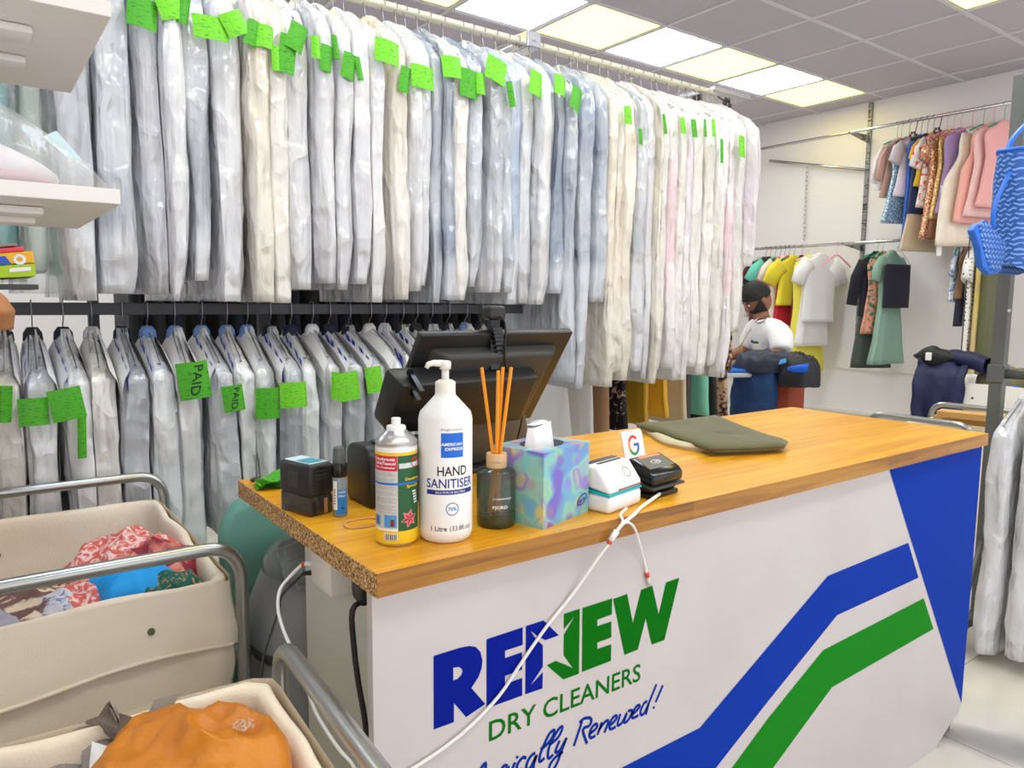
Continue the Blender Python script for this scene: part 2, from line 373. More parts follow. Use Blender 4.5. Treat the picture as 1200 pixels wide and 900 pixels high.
MB().box(px1-.019, px1-.001, PYF+.019, CY1-.03, 0.0, CT-TH).build('side_panel', panel_m, counter, world=True, bevel=0.001)
MB().box(SX+.02, px1-.02, 1.30, 1.318, 0.05, 0.60).build('back_panel', panel_m, counter, world=True)
for z in (0.3, 0.6): MB().box(SX+.02, px1-.02, PYF+.019, 1.30, z, z+.018).build('shelf', panel_m, counter, world=True)
# graphics on the front: vinyl, 0.4 mm proud of the panel
blue_v = mat('blue vinyl', (0, 52, 160), 0.6, spec=.08); navy_v = mat('royal blue vinyl', (0, 24, 138), 0.6, spec=.08); green_v = mat('green vinyl', (0, 104, 6), 0.6, spec=.08)
green_s = mat('bright green vinyl stripe', (14, 128, 20), 0.6, spec=.08); script_v = mat('script blue vinyl', (6, 46, 144), 0.6, spec=.08)
def FR(a, b, d=0.0005): p = PY(a, b, PYF - d); return p
cv = counter.matrix_basis.translation
def vinyl(name, loops, m, d=0.0005): return MB().poly(loops, lambda a, b: FR(a, b, d)).build(name, m, counter, world=True, recalc=False)
def clampx(pts): return pts
bl_ = FR(1041, 554, .0009)
MB().poly([[(bl_.x, CT-TH), (px1, CT-TH), (px1, zc + .002)]], lambda a, b: (a, PYF-.0009, b)).build('blue_panel', blue_v, counter, world=True, recalc=False)
vinyl('blue_stripe', [[(1064.5, 636), (970, 675), (820, 853), (728, 900), (560, 986), (760, 986), (839, 900), (900, 822), (981, 721), (1076.5, 677)]], blue_v, 0.0006)
vinyl('green_stripe', [[(1082.5, 701), (964.5, 762), (900, 842), (857.5, 900), (798, 986), (842, 986), (906, 900), (975, 805.5), (1094, 737)]], green_s)
def C6(p): return [(300 + a/4, 675 + b/4) for a, b in p]
def C7(p): return [(600 + a/4, 675 + b/4) for a, b in p]
def C8(p): return [(480 + a/3.529, 660 + b/3.529) for a, b in p]
logo = {
 'letter_r': ([C6([(832,375),(960,335),(1000,328),(1030,332),(1052,355),(1062,395),(1058,432),(1044,472),(1010,525),(1075,600),(985,662),(928,595),(928,685),(833,720)]),
               C6([(925,430),(950,426),(964,434),(968,448),(962,464),(945,482),(925,490)])], navy_v),
 'letter_e': ([C8([(318,315),(468,265),(468,338),(395,362),(395,392),(465,368),(465,440),(395,466),(395,500),(466,474),(466,547),(318,601)])], navy_v),
 'letter_n': ([C7([(65,235),(148,208),(220,278),(157,301),(122,283),(88,258),(112,295),(145,325),(145,425),(88,512),(145,450),(143,527),(62,555)])], navy_v),
 'letter_n_half': ([C7([(243,178),(318,153),(314,458),(240,485),(163,418),(205,398),(250,415),(285,432),(262,400),(242,372),(243,275),(293,190),(243,250)])], green_v),
 'letter_e_green': ([C7([(330,150),(470,105),(468,180),(400,205),(400,235),(466,213),(466,288),(400,312),(400,342),(466,320),(464,398),(328,450)])], green_v),
 'letter_w': ([C7([(474,108),(540,84),(567,220),(605,65),(658,45),(688,180),(722,30),(785,8),(715,300),(655,322),(627,200),(590,345),(527,370)])], green_v)}
for k, (lp, m) in logo.items(): vinyl('vinyl_letter', lp, m)
a = FR(573, 869); b = FR(750.5, 797); c = FR(573, 846)
text('vinyl_lettering', 'DRY CLEANERS', mat('dry green vinyl', (6, 106, 12), 0.6, spec=.08), counter, (a.x, a.z, b.x - a.x, c.z - a.z), lambda u, w: (u - cv.x, PYF - 0.0005 - cv.y, a.z + (w - a.z) + (u - a.x) / (b.x - a.x) * (b.z - a.z) - cv.z), offset=0.012)
def SA(p): return [(590 + a/12, 840 + b/12) for a, b in p]
def SB(p): return [(660 + a/9.2308, 790 + b/9.2308) for a, b in p]
strokes = [
 [(540,930),(556,912),(569,894),(566,915),(562,932)], [(586,918),(580,914),(584,904),(591,902)],
 [(595,898),(590,898),(583,912),(589,914),(596,898),(590,922),(582,936)],
 SA([(165,640),(130,720),(120,760),(160,750)]), SA([(185,585),(200,550)]),
 SA([(300,600),(305,575),(270,575),(215,640),(190,700),(200,760),(260,730)]),
 SA([(450,510),(400,540),(345,620),(320,720),(360,740),(420,640),(465,540),(430,660),(420,740),(450,740)]),
 SA([(520,460),(600,400),(680,300),(715,210),(700,190),(640,250),(560,420),(510,560),(515,630),(580,580)]),
 SA([(640,400),(760,300),(825,180),(820,140),(780,170),(700,300),(640,440),(625,560),(650,580),(700,530)]),
 SA([(790,335),(735,470),(745,500),(800,460),(890,295)]), SA([(890,295),(810,500),(760,640),(700,740),(650,760),(650,690),(720,580),(840,490)]),
 SB([(205,510),(115,780)]), SB([(175,525),(230,480),(290,475),(305,510),(280,560),(215,595),(235,690),(260,750)]),
 SB([(290,645),(345,600),(370,560),(350,540),(310,580),(285,650),(300,690),(350,665)]),
 SB([(420,520),(370,660)]), SB([(385,610),(440,530),(480,500),(485,530),(445,635)]),
 SB([(500,560),(555,510),(580,465),(565,450),(525,490),(500,560),(515,595),(570,570)]),
 SB([(620,430),(590,530),(600,555),(640,520),(690,420),(660,510),(680,520),(720,470),(745,395),(700,400)]),
 SB([(745,440),(800,390),(828,350),(812,335),(770,380),(745,440),(755,475),(815,445)]),
 SB([(910,300),(880,310),(840,390),(840,435),(870,430),(920,330),(1010,110)]), SB([(925,320),(895,440)]),
 SB([(1080,120),(1000,305)]), SB([(985,350),(975,375)])]
for s in strokes:
    P = smooth_path([FR(*p, 0.0006) for p in s], 4); mb = MB(); hw = 0.0031; V = []
    for i, p in enumerate(P):
        t = (P[min(i+1, len(P)-1)] - P[max(i-1, 0)]).normalized(); nrm = Vector((-t.z, 0, t.x)); V += [p + nrm*hw, p - nrm*hw]
    mb.add(V, [(2*i, 2*i+1, 2*i+3, 2*i+2) for i in range(len(P)-1)]).build('vinyl_stroke', script_v, counter, world=True, recalc=False, weld=False)
# ------------------------------------------------------------------ wrapped clothes on the two-tier rail
RY = 2.50; RZU = 2.405; RZL = 1.345
chrome = mat('chromed steel', (205, 205, 208), 0.22, 1.0); dark_steel = mat('dark grey steel', (66, 66, 70), 0.45, 0.3); wire_m = mat('galvanised wire', (150, 150, 156), 0.35, 0.9)
cream_rail = mat('cream painted rail', (222, 216, 196), 0.35)
rack = thing('clothes_rack', 'long two-tier clothes rack carrying the plastic-wrapped garments', 'clothes rack', (1.6, RY, 0))
xe = PY(838, 108, RY).x
MB().tube([(-0.9, RY, RZU), (xe, RY, RZU)], 0.0125, 10).build('upper_rail', cream_rail, rack, True, world=True)
MB().tube([(-0.9, RY+.07, RZU+.02), (xe, RY+.07, RZU+.02)], 0.0125, 10).build('upper_rail', cream_rail, rack, True, world=True)
MB().box(-0.9, 1.88, RY-.010, RY+.010, RZL-.036, RZL).build('lower_rail', dark_steel, rack, world=True, bevel=.002)
RYB = RY + .48
MB().tube([(1.72, RYB, RZL), (3.75, RYB, RZL)], .0125, 10).build('lower_rail', dark_steel, rack, True, world=True)
for x in (-0.85, 0.9, PY(623, 45, RY).x, 3.33):
    MB().box(x-.02, x+.02, RY+.31, RY+.35, 0, RZU+.05).build('upright', dark_steel, rack, world=True, bevel=.003)
    MB().box(min(x, xe-.02)-.012, x+.012, RY-.02, RY+.312, RZU+.004, RZU+.026).build('rail_arm', chrome, rack, world=True, bevel=.004)
    MB().box(x-.012, x+.012, RY+(.008 if x < 1.88 else .34), RY+.312 if x < 1.6 else RYB+.008, RZL-.03, RZL-.010).build('rail_arm', dark_steel, rack, world=True, bevel=.003)
    MB().box(x-.02, x+.02, RY-.10, RY+.46, 0.0, 0.03).build('foot', dark_steel, rack, world=True, bevel=.004)
MB().box(PY(615, 45, RY).x, PY(631, 45, RY).x, RY-.018, RY+.09, RZU-.02, RZU+.045).build('rail_joint', chrome, rack, world=True, bevel=.005)

def loft(prof, n, seed, fold=0.0, ripple=0.0, crinkle=0.0, sway=0.0, power=0.6, kr=5, mb=None, off=(0, 0), pleat=0.0):
    """garment-like tube: rows (z, half width, thickness) around local X; ripples grow to the hem"""
    mb = mb or MB(); V = []; F = []; m = len(prof); z_top, z_bot = prof[0][0], prof[-1][0]
    rnd = random.Random(seed); ph = rnd.uniform(0, 6.28); sx = seed * 7.31
    for (z, hw, t) in prof:
        q = (z_top - z) / max(1e-6, z_top - z_bot)
        for k in range(n):
            a = 2*math.pi*k/n; ca, sa = math.cos(a), math.sin(a)
            x = hw * math.copysign(abs(ca) ** power, ca); y = 0.5 * t * math.copysign(abs(sa) ** power, sa)
            if fold: y += fold * min(1, q*2.5) * noise.noise((x*7 + sx, z*1.3, sx)); x += fold * 1.2 * min(1, q*3) * noise.noise((sx, z*2.2 + sa*1.1, sx*.3))
            if ripple: y += ripple * q * math.sin(kr * 2*math.pi * (x / max(hw, .02)) * .5 + ph) * (0.5 + 0.5*abs(noise.noise((sx, x*9, z))))
            if crinkle:
                s = a * 1.6 if abs(ca) > .8 else a * 1.6 + x * 9
                c = 1.1 * (1 - abs(noise.noise((ca*2.2 + sx, sa*3.2 + z*.5, z*.9 + sx)))) ** 3 + .5 * (1 - abs(noise.noise((ca*5 + z*4 + sx, sa*6, z*5)))) ** 5 - .8
                x += crinkle * c * ca; y += crinkle * c * sa
            if pleat: y += pleat * min(1, q*4) * abs(ca) * (abs(((z*1.7 + ca*.35 + seed*.37) % 1.0) - .5) * 2 - .5)
            if sway: y += sway * q * q
            V.append((x + off[0], y + off[1], z))
    for i in range(m - 1):
        for k in range(n): F.append((i*n+k, (i+1)*n+k, (i+1)*n+(k+1) % n, i*n+(k+1) % n))
    F += [tuple(range(n)), tuple(reversed(range((m-1)*n, m*n)))]
    return mb.add(V, F)
def rows(keys, m):
    """resample profile keys (z, hw, t) to m rows"""
    out = []; z0, z1 = keys[0][0], keys[-1][0]
    for i in range(m):
        z = z0 + (z1 - z0) * (i / (m - 1)) ** 1.15
        for a, b in zip(keys, keys[1:]):
            if a[0] >= z >= b[0] - 1e-9:
                t = (a[0] - z) / max(1e-9, a[0] - b[0]); t = t*t*(3-2*t)*.5 + t*.5
                out.append((z, a[1] + (b[1]-a[1])*t, a[2] + (b[2]-a[2])*t)); break
    return out
def hook_pts(drop=0.12, r=0.016):
    p = [(0.0 + r*math.cos(t), 0, r*math.sin(t) - 0.0) for t in [math.radians(d) for d in range(200, -60, -26)]]
    p = [(a - 0.0, b, c) for a, b, c in p]
    return p + [(0.004, 0, -0.03), (0, 0, -0.05), (0, 0, -drop)]
HANG = {}
def hanger(parent, mt, w=0.2, drop=0.12, thick=0.0018, fall=0.09, rail_r=0.016, kind='wire'):
    key = (w, drop, thick, fall, rail_r, kind)
    if key in HANG: return put('hanger', HANG[key], None, parent) if HANG[key].materials[0] == mt else put('hanger', HANG[key].copy(), mt, parent)
    hp = hook_pts(drop, rail_r) if kind != 'bar' else round_path([(.019, 0, -.02), (.019, 0, .007), (-.019, 0, .007), (-.019, 0, -.045), (0, 0, -.06), (0, 0, -drop)], .008, 3)
    mb = MB().tube(hp, 0.0018, 5)
    mb.tube(smooth_path([(-w, 0, -drop-fall), (-w*.5, 0, -drop-fall*.42), (0, 0, -drop), (w*.5, 0, -drop-fall*.42), (w, 0, -drop-fall)], 3), thick, 6)
    if kind in ('wire', 'bar'): mb.tube([(-w, 0, -drop-fall), (w, 0, -drop-fall)], thick, 5)
    o = mb.build('hanger', mt, parent, True); HANG[key] = o.data; return o

ticket_m = mat('lime green ticket', (112, 205, 22), 0.45, var=((66, 150, 12), 7, 0.56, 0.66), stretch=(9, 9, 46)); ticket_dm = mat('deep green ticket', (70, 168, 14), 0.5, var=((40, 110, 8), 7, 0.56, 0.66), stretch=(9, 9, 46))
ink_m = mat('dark ink', (30, 70, 24), 0.6)
def ticket(parent, c, w, h, tilt, seed, dark=False, yaw=0.0, word=None):
    """paper ticket pinned on the bag: c in the frame of the parent, faces -Y of the world"""
    inv = parent.matrix_basis.inverted(); rnd = random.Random(seed); cu = rnd.uniform(0.004, 0.012)
    R = Matrix.Rotation(yaw, 4, 'Z') @ Matrix.Rotation(tilt, 4, 'Y')
    fn = lambda u, v, d=0.0: inv @ (Vector(c) + R @ Vector(((u-.5)*w, -cu*math.cos((u-.5)*3) + 0.006*v + cu - d, (v-.5)*h)))
    mb = MB().grid(lambda u, v: fn(u, v, 0.0012), 6, 5).grid(lambda u, v: fn(1-u, v, 0.0), 6, 5)
    t = mb.build('ticket', ticket_dm if dark else ticket_m, parent, recalc=False)
    if word:
        text('handwriting', word, mat('black ink', (14, 40, 20), 0.6), t, (0, 0, 0.80, 0.34), lambda u, v: fn(0.55 + v*0.9 - u*.35, 0.90 - u, 0.0022), offset=0.01)
    return t

B_KINDS = {
 'white': bag_mat('polythene over white shirt', (214, 214, 219), (226, 226, 229)),
 'grey': bag_mat('polythene over grey suit', (172, 176, 185), (212, 213, 218), hem=-.86),
 'blue': bag_mat('polythene over blue-grey suit', (146, 158, 176), (204, 208, 216), hem=-.9),
 'sky': bag_mat('polythene over pale blue shirt', (182, 198, 222), (220, 223, 229), hem=-.8),
 'cream': bag_mat('polythene over cream coat', (230, 219, 202), (230, 226, 220)),
 'ivory': bag_mat('polythene over ivory cloth', (230, 225, 218), (232, 230, 227)),
 'pink': bag_mat('polythene over pink dress', (238, 208, 216), (234, 228, 228), hem=-1.0),
 'lilac': bag_mat('polythene over lilac blouse', (224, 212, 222), (232, 228, 229), hem=-.75)}
B_KINDS['brightened'] = bag_mat('polythene over crisp white shirt', (234, 234, 237), (240, 240, 242))  # white film again, colour lightened to offset the shade on the lower tier
NAMES = {'brightened': 'brightened white', 'white': 'white', 'grey': 'grey-tinted', 'blue': 'blue-grey', 'sky': 'pale blue', 'cream': 'cream', 'ivory': 'ivory', 'pink': 'pink-tinted', 'lilac': 'lilac-tinted'}
def squeeze(mb, t, bound, ry):
    """press a bag between the two surfaces where it meets its neighbours on the rail"""
    if bound is None: return
    M_ = t.matrix_basis; I_ = M_.inverted()
    for i, v in enumerate(mb.v):
        p = M_ @ v; lo, hi = bound(p.y, p.z); c = (lo + hi)/2; h = max(.004, (hi - lo)/2 - .0012)
        d = (p.x - c)/h; a = abs(d); k = a if a < .6 else .6 + .4*math.tanh((a - .6)/.4); p.x = c + h*math.copysign(k, d); mb.v[i] = I_ @ p
def bounds(xs, rzs, i, ry, amp=.010):
    """surfaces half-way to the left and right neighbours, gently waved"""
    def surf(j, y, z):
        if j < 0: return xs[0] - .05 + math.tan(rzs[0])*(ry - y)
        if j >= len(xs) - 1: return xs[-1] + .06 + math.tan(rzs[-1])*(ry - y)
        a = xs[j] + math.tan(rzs[j])*(ry - y); b = xs[j+1] + math.tan(rzs[j+1])*(ry - y); g = max(.0, b - a)
        q = min(1, max(0, 2.3 - z)*3) if ry is RY and z > 1.34 else min(1, max(0, 1.25 - z)*3)
        return (a + b)/2 + min(amp*1.9, g*.36)*q*(1.25*noise.noise((j*5.3 + .5, y*2.5, z*1.15)) + .35*noise.noise((j*9.1, y*9, z*3.7)))
    return lambda y, z: (surf(i-1, y, z), surf(i, y, z))
def wrapped(x, zr, length, kind, seed, label, group, width=0.235, thick=0.066, yoff=0.0, rz=0.0, crinkle=0.012, drop=0.10, name='wrapped_garment', rows_n=46, ry=RY, mt=None, fold=0.011, bound=None, peak=False):
    t = thing(name, label, 'wrapped garment', (x, ry, zr), math.pi/2 + rz, group)
    k = [(-drop+.035, .020, .018), (-drop+.015, .06, .040), (-drop-.015, width*.44, thick*.6), (-drop-.065, width*.78, thick*.8), (-drop-.125, width*.97, thick*.86), (-drop-.25, width*1.02, thick), (-length*.6, width, thick*.95), (-length*.88, width*1.03, thick*1.04), (-length, width*.97, thick*.9)]
    if peak: k[:4] = [(-drop+.01, .014, .014), (-drop-.02, .035, .024), (-drop-.07, width*.55, thick*.34), (-drop-.11, width*.86, thick*.6)]
    mb = loft(rows(k, rows_n), 44, seed, fold=fold, crinkle=crinkle, sway=random.Random(seed).uniform(-.03, .03), power=.5, pleat=random.Random(seed).uniform(0, .010), off=(yoff, 0))
    squeeze(mb, t, bound, ry)
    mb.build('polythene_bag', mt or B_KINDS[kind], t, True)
    hanger(t, wire_m, w=round(width*.86, 2), drop=drop, fall=.09, kind='wire' if zr > 2 else 'bar')
    return t

rnd = random.Random(5)
# upper tier
UP = []
x = 0.25; i = 0
while x < 3.07:
    f = (x - .25) / 2.8
    if f < .16: kind = rnd.choice(['grey', 'white', 'grey', 'blue'])
    elif f < .36: kind = rnd.choice(['white', 'white', 'grey', 'white', 'cream'])
    elif f < .55: kind = rnd.choice(['white', 'blue', 'ivory', 'sky', 'white', 'grey'])
    elif f < .68: kind = rnd.choice(['blue', 'grey', 'blue', 'white'])
    elif f < .80: kind = rnd.choice(['ivory', 'white', 'cream', 'grey'])
    else: kind = ['ivory', 'pink', 'ivory', 'lilac', 'ivory', 'ivory'][len(UP) % 6]
    UP.append([x, kind]); x += rnd.choice([.055, .075, .098, .09]) if f < .22 else rnd.choice([.038, .05, .06, .07, .08])
up_things = []
UXS = [u[0] for u in UP]; URZ = [rnd.uniform(-.07, .07) + max(0, (u[0]-.25)/2.8 - .88)*1.2 for u in UP]
for i, (x, kind) in enumerate(UP):
    f = (x - .25) / 2.8
    zb = 1.362 + rnd.choice([-.014, -.01, .0, .01, .03, .05])
    if f > .60: zb = rnd.choice([1.03, 1.06, 1.0, 1.02, 1.36 if f < .75 else 1.04])
    if i == len(UP)-1: zb = 1.54
    if i == len(UP)-2: zb = 1.22
    label = f"{NAMES[kind]} plastic-wrapped garment hanging {ordinal(i+1)} from the left on the upper rail"
    t = wrapped(x, RZU, RZU - zb, kind, 100 + i, label, 'wrapped garments on the upper rail', width=.225 + rnd.uniform(-.02, .025), thick=(.116 if f < .22 else .094) + rnd.uniform(-.01, .014), yoff=rnd.uniform(-.025, .02), rz=URZ[i], bound=bounds(UXS, URZ, i, RY))
    if i >= len(UP) - 2:
        hm_ = [print_mat('leopard print', (60, 30, 26), (206, 168, 136), 22, .42, .55, 'noise'), print_mat('black windowpane check', (18, 18, 20), (120, 116, 112), 10, .92, .95, 'wave')][i - len(UP) + 2]
        loft(rows([(-(RZU-zb)+.05, .19, .04), (-(RZU-zb)-.20, .185, .04)], 8), 24, 990+i, fold=.01).build('dress_hem', hm_, t, True)
    up_things.append(t)
# lower tier, left part
LO = []; x = -0.42
while x < 1.75:
    LO.append([x, rnd.choice(['brightened', 'brightened', 'white', 'grey', 'brightened', 'brightened', 'ivory'] if x > .05 else ['brightened', 'cream', 'brightened'])]); x += rnd.uniform(.058, .082)
lo_things = []
paper_m = mat('white paper shoulder cape', (240, 239, 240), 0.6, bump=(30, .15)); kblue = mat('royal blue print', (20, 50, 170), 0.5)
collar_ms = [mat('charcoal collar', (48, 48, 52), .8), mat('dark navy collar', (28, 34, 62), .8), mat('pale blue collar', (120, 152, 210), .8), mat('grey collar', (130, 132, 136), .8), mat('white collar', (232, 232, 236), .8)]
LXS = [u[0] for u in LO]; LRZ = [rnd.uniform(-.07, .07) for u in LO]
for i, (x, kind) in enumerate(LO):
    label = f"{NAMES[kind]} plastic-wrapped garment hanging {ordinal(i+1)} from the left on the lower rail"
    zb = .60 + rnd.uniform(-.06, .06)
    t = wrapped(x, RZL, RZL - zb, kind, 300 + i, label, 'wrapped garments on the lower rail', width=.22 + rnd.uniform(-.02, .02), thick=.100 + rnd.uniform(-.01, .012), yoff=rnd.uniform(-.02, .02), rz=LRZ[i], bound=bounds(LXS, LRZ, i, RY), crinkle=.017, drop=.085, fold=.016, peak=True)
    lo_things.append(t)
    # paper cape over the shoulders and the collar that shows above it
    w = .225; cm = collar_ms[rnd.choice([0, 0, 1, 2, 3, 4])]
    MB().lathe([(.020, -.125), (.026, -.105), (.024, -.085), (.014, -.070)], 10).build('collar', cm, t, True)
    def cape(u, v, w=w, x=x):
        s = (u - .5) * 2; dz = -.088 - abs(s)**1.25 * .095 - v * .085; side = (.012 + .050*v + .010*abs(s))
        return (s * w * (1.0 + .10*v), side, dz)
    def cape_b(u, v): a = cape(1-u, v); return (a[0], -a[1], a[2])
    pm_ = MB().grid(cape, 9, 4).grid(cape_b, 9, 4); squeeze(pm_, t, bounds(LXS, LRZ, i, RY, 0), RY)
    pc = pm_.build('paper_cape', paper_m, t, True, recalc=False)
    if i % 3 != 1:
        for q in range(2):
            text('print', 'K', kblue, pc, (0, 0, 1, 1), lambda u, v, q=q: (cape(.04 + q*.23 + u*.2, .85 - v*.75)[0], min(cape(.1, .75 - v*.6)[1], .026) + .002, cape(.04 + q*.23 + u*.2, .85 - v*.75)[2]), offset=.05)
def nearest(lst, x): return min(lst, key=lambda t: abs(t.matrix_basis.translation.x - x))
TU = [(168,14,30,34,.1,1),(200,8,26,26,-.3,0),(217,10,12,34,.2,1),(248,32,37,26,-.05,0),(276,27,26,26,-.5,0),(297,38,15,30,.3,1),(312,42,19,26,.05,0),(326,68,12,28,0,0),(338,63,19,44,.15,1),(349,43,20,32,.35,1),(372,55,11,25,0,0),(384,68,14,30,.2,1),(395,55,7,27,-.1,1),(410,77,16,30,.25,1),(422,80,7,26,-.15,1),(456,60,30,26,.08,0),(476,93,13,30,.2,1),(497,90,29,26,.02,0),(531,78,26,24,-.1,0),(552,98,24,32,.1,1),(566,98,12,24,0,0),(583,82,28,27,.25,0),(602,110,10,28,-.2,1),(633,100,27,28,.25,0),(659,100,20,22,.1,0),(677,116,18,28,.35,1),(739,135,14,20,-.05,0),(753,160,5,18,0,1),(781,145,6,22,-.2,1),(803,147,11,18,-.1,0),(816,150,12,20,-.15,1),(828,150,6,20,0,1),(838,150,9,19,-.1,0),(848,177,5,27,0,1),(872,172,15,24,.02,0)]
for k, (a, b, w, h, tilt, dk) in enumerate(TU):
    yf = RY - .262; p = PY(a, b, yf); sc = p.y*.80146 + p.x*.58756; sc /= FPX
    t = nearest(up_things, p.x); ticket(t, p, w*sc*1.06, h*sc, tilt, k, dk, yaw=.25 if p.x > 1.6 else .1)
TL = [(4,474,18,44,.1,1,None),(40,483,30,33,0,1,None),(79,474,34,38,-.15,1,None),(97,512,9,52,.05,1,None),(229,446,35,44,-.1,1,'PAID'),(275,467,24,31,-.1,1,'PAID'),(315,473,28,37,.04,1,None),(346,463,32,30,0,0,None),(395,452,10,32,.1,0,None),(409,453,28,34,-.1,0,None),(440,445,21,31,-.1,0,None)]
for k, (a, b, w, h, tilt, dk, word) in enumerate(TL):
    yf = RY - .275; p = PY(a, b, yf); sc = (p.y*.80146 + p.x*.58756) / FPX
    t = nearest(lo_things, p.x); ticket(t, p, w*sc*1.05, h*sc, tilt, 70 + k, dk, yaw=.1, word=word)
# ------------------------------------------------------------------ things on the counter
black_pl = mat('black plastic', (26, 26, 28), 0.38); black_gl = mat('glossy black plastic', (16, 16, 18), 0.16); dark_pl = mat('dark grey plastic', (52, 52, 50), 0.42)
white_pl = mat('white plastic', (238, 237, 236), 0.3); red_pl = mat('red cable collar', (226, 66, 34), 0.4); white_cable = mat('white cable sheath', (232, 230, 226), 0.4); black_cable = mat('black cable sheath', (24, 24, 26), 0.45)
def cyl_fn(r, c=(0, 0), face=-math.pi/2):
    """(arc length u, height w) -> point on a cylinder; u = 0 faces the direction `face`"""
    return lambda u, w: (c[0] + r*math.cos(face + u/r), c[1] + r*math.sin(face + u/r), w)
def arc_patch(mb, r, u0, u1, w0, w1, face, n=10):
    f = cyl_fn(r, face=face); return mb.grid(lambda a, b: f(u0 + (u1-u0)*a, w0 + (w1-w0)*b), n, 2)
def to_cam(p): return math.atan2(-p[1], -p[0])

# hand sanitiser
P = PZ(528, 636, CT); P.y += .032; P.x += .010
t = thing('sanitiser_bottle', 'large white pump bottle of hand sanitiser on the counter', 'bottle', (P.x, P.y, CT)); fc = to_cam(P); r = .0435
body_m = mat('milky white bottle', (236, 235, 232), 0.34); lab_m = mat('white bottle label', (242, 241, 240), 0.4)
b = MB().lathe([(.001, 0), (.036, 0), (.041, .004), (r, .012), (r, .200), (.041, .209), (.020, .232), (.0165, .236), (.0165, .240), (.001, .240)], 40, cap=False).build('bottle', body_m, t, True)
lb = arc_patch(MB(), r + .0003, -.066, .066, .016, .199, fc, 20).build('label', lab_m, t, True, recalc=False)
f = cyl_fn(r + .0006, face=fc); ink_b = mat('black print', (26, 24, 28), .6); ink_n = mat('navy print', (26, 42, 132), .6); ink_w = mat('white print', (246, 246, 246), .6); ink_g = mat('grey print', (120, 118, 120), .6); blue_sq = mat('blue print square', (0, 102, 208), .5); teal_i = mat('teal print', (0, 150, 196), .6)
def lab(body, u, w, wd, h, m, off=0.0, d=.0006): text('print', body, m, lb, (u, w, wd, h), cyl_fn(r + d, face=fc), offset=off)
lab('Brought to you by', -.007, .184, .036, .0036, ink_g)
arc_patch(MB(), r + .0006, -.007, .030, .141, .180, fc).build('print_square', blue_sq, lb, recalc=False)
lab('AMERICAN', -.0065, .160, .034, .0046, ink_w, .02, .001); lab('EXPRESS', -.0005, .1525, .029, .0046, ink_w, .02, .001)
lab('HAND', -.013, .112, .050, .0150, ink_b, .012); lab('SANITISER', -.032, .0925, .084, .0145, ink_n, .012)
arc_patch(MB(), r + .0006, -.032, .052, .0815, .0890, fc, 14).build('print_band', ink_n, lb, recalc=False)
lab('KILLS 99.9% OF BACTERIA', -.016, .0835, .050, .0036, ink_w, .0, .001)
ring = MB(); ff = cyl_fn(r + .0006, face=fc)
ring.grid(lambda a, q: ff((.0105 - .0012*q)*math.cos(a*6.2832) + .011, (.0105 - .0012*q)*math.sin(a*6.2832) + .058), 28, 2, closed_u=True).build('print_ring', ink_n, lb, recalc=False)
lab('70%', .0040, .0555, .014, .0055, teal_i, .02); lab('1 Litre', -.024, .0225, .026, .0078, ink_b, .012); lab('(33.8fl.oz)', .007, .0225, .040, .0078, ink_b)
pm = mat('cream white pump', (236, 232, 222), .35)
pc = MB().lathe([(.0165, .236), (.0165, .256), (.012, .259), (.010, .260)], 24).build('pump_collar', pm, t, 'auto')
MB().lathe([(.006, .258), (.006, .280)], 14).build('pump_stem', pm, t, True)
ds = fc - math.pi/2 + .25
hd = MB().lathe([(.009, .277), (.0095, .287), (.008, .290), (.002, .291)], 18); dv = Vector((math.cos(ds), math.sin(ds), 0))
hd.tube([dv*.004 + Vector((0, 0, .286)), dv*.020 + Vector((0, 0, .287)), dv*.028 + Vector((0, 0, .285)), dv*.031 + Vector((0, 0, .279))], [.0058, .005, .0045, .0036], 10).build('pump_head', pm, t, True)

# spray can
P = PZ(469, 640, CT); P.y += .026; P.x += .008
t = thing('aerosol_can', 'green and yellow fabric freshener aerosol can beside the sanitiser', 'spray can', (P.x, P.y, CT)); fc = to_cam(P); r = .033
alu = mat('brushed aluminium', (208, 208, 206), .3, 1.0); wh = mat('white can enamel', (238, 238, 236), .3)
MB().lathe([(.001, 0), (.030, 0), (.0325, .003), (r, .006), (r, .158), (.0325, .162), (.0335, .164), (.0325, .167), (.026, .174), (.016, .182), (.015, .185)], 36, cap=False).build('can', alu, t, 'auto')
sl = arc_patch(MB(), r + .0002, -.10365, .10365, .006, .1585, fc, 48).build('sleeve', wh, t, True, recalc=False)
def pr(u0, u1, w0, w1, m, name='print_field', d=.0005, n=12): return arc_patch(MB(), r + d, u0, u1, w0, w1, fc, n).build(name, m, sl, recalc=False)
yel = mat('yellow can print', (238, 198, 20), .35); gre = mat('dark green can print', (10, 84, 38), .35); cri = mat('crimson can print', (206, 20, 54), .35); gry = mat('pale grey can print', (200, 200, 196), .4); lbl = mat('light blue print', (70, 150, 214), .4)
pr(-.10, .10, .006, .026, yel, n=40); pr(-.10, .10, .146, .151, yel, n=40); pr(.002, .085, .026, .146, gre, n=22)
pr(.004, .085, .126, .134, mat('pale can band', (206, 214, 206), .4), d=.0008, n=22)
pr(-.060, .0015, .122, .146, cri); pr(-.060, .0015, .030, .122, gry)
pr(-.060, .06, .100, .1035, mat('mid blue can print', (28, 106, 196), .4), d=.001, n=20)
pr(-.044, -.029, .034, .050, lbl, d=.0008); pr(-.021, -.0005, .032, .052, lbl, d=.0008); pr(-.0105, -.004, .034, .045, mat('dark red print', (122, 40, 40), .5), d=.0011); pr(-.038, -.034, .036, .048, mat('slate print', (60, 70, 96), .5), d=.0011)
pr(-.022, .001, .011, .0225, white_pl, d=.0008)
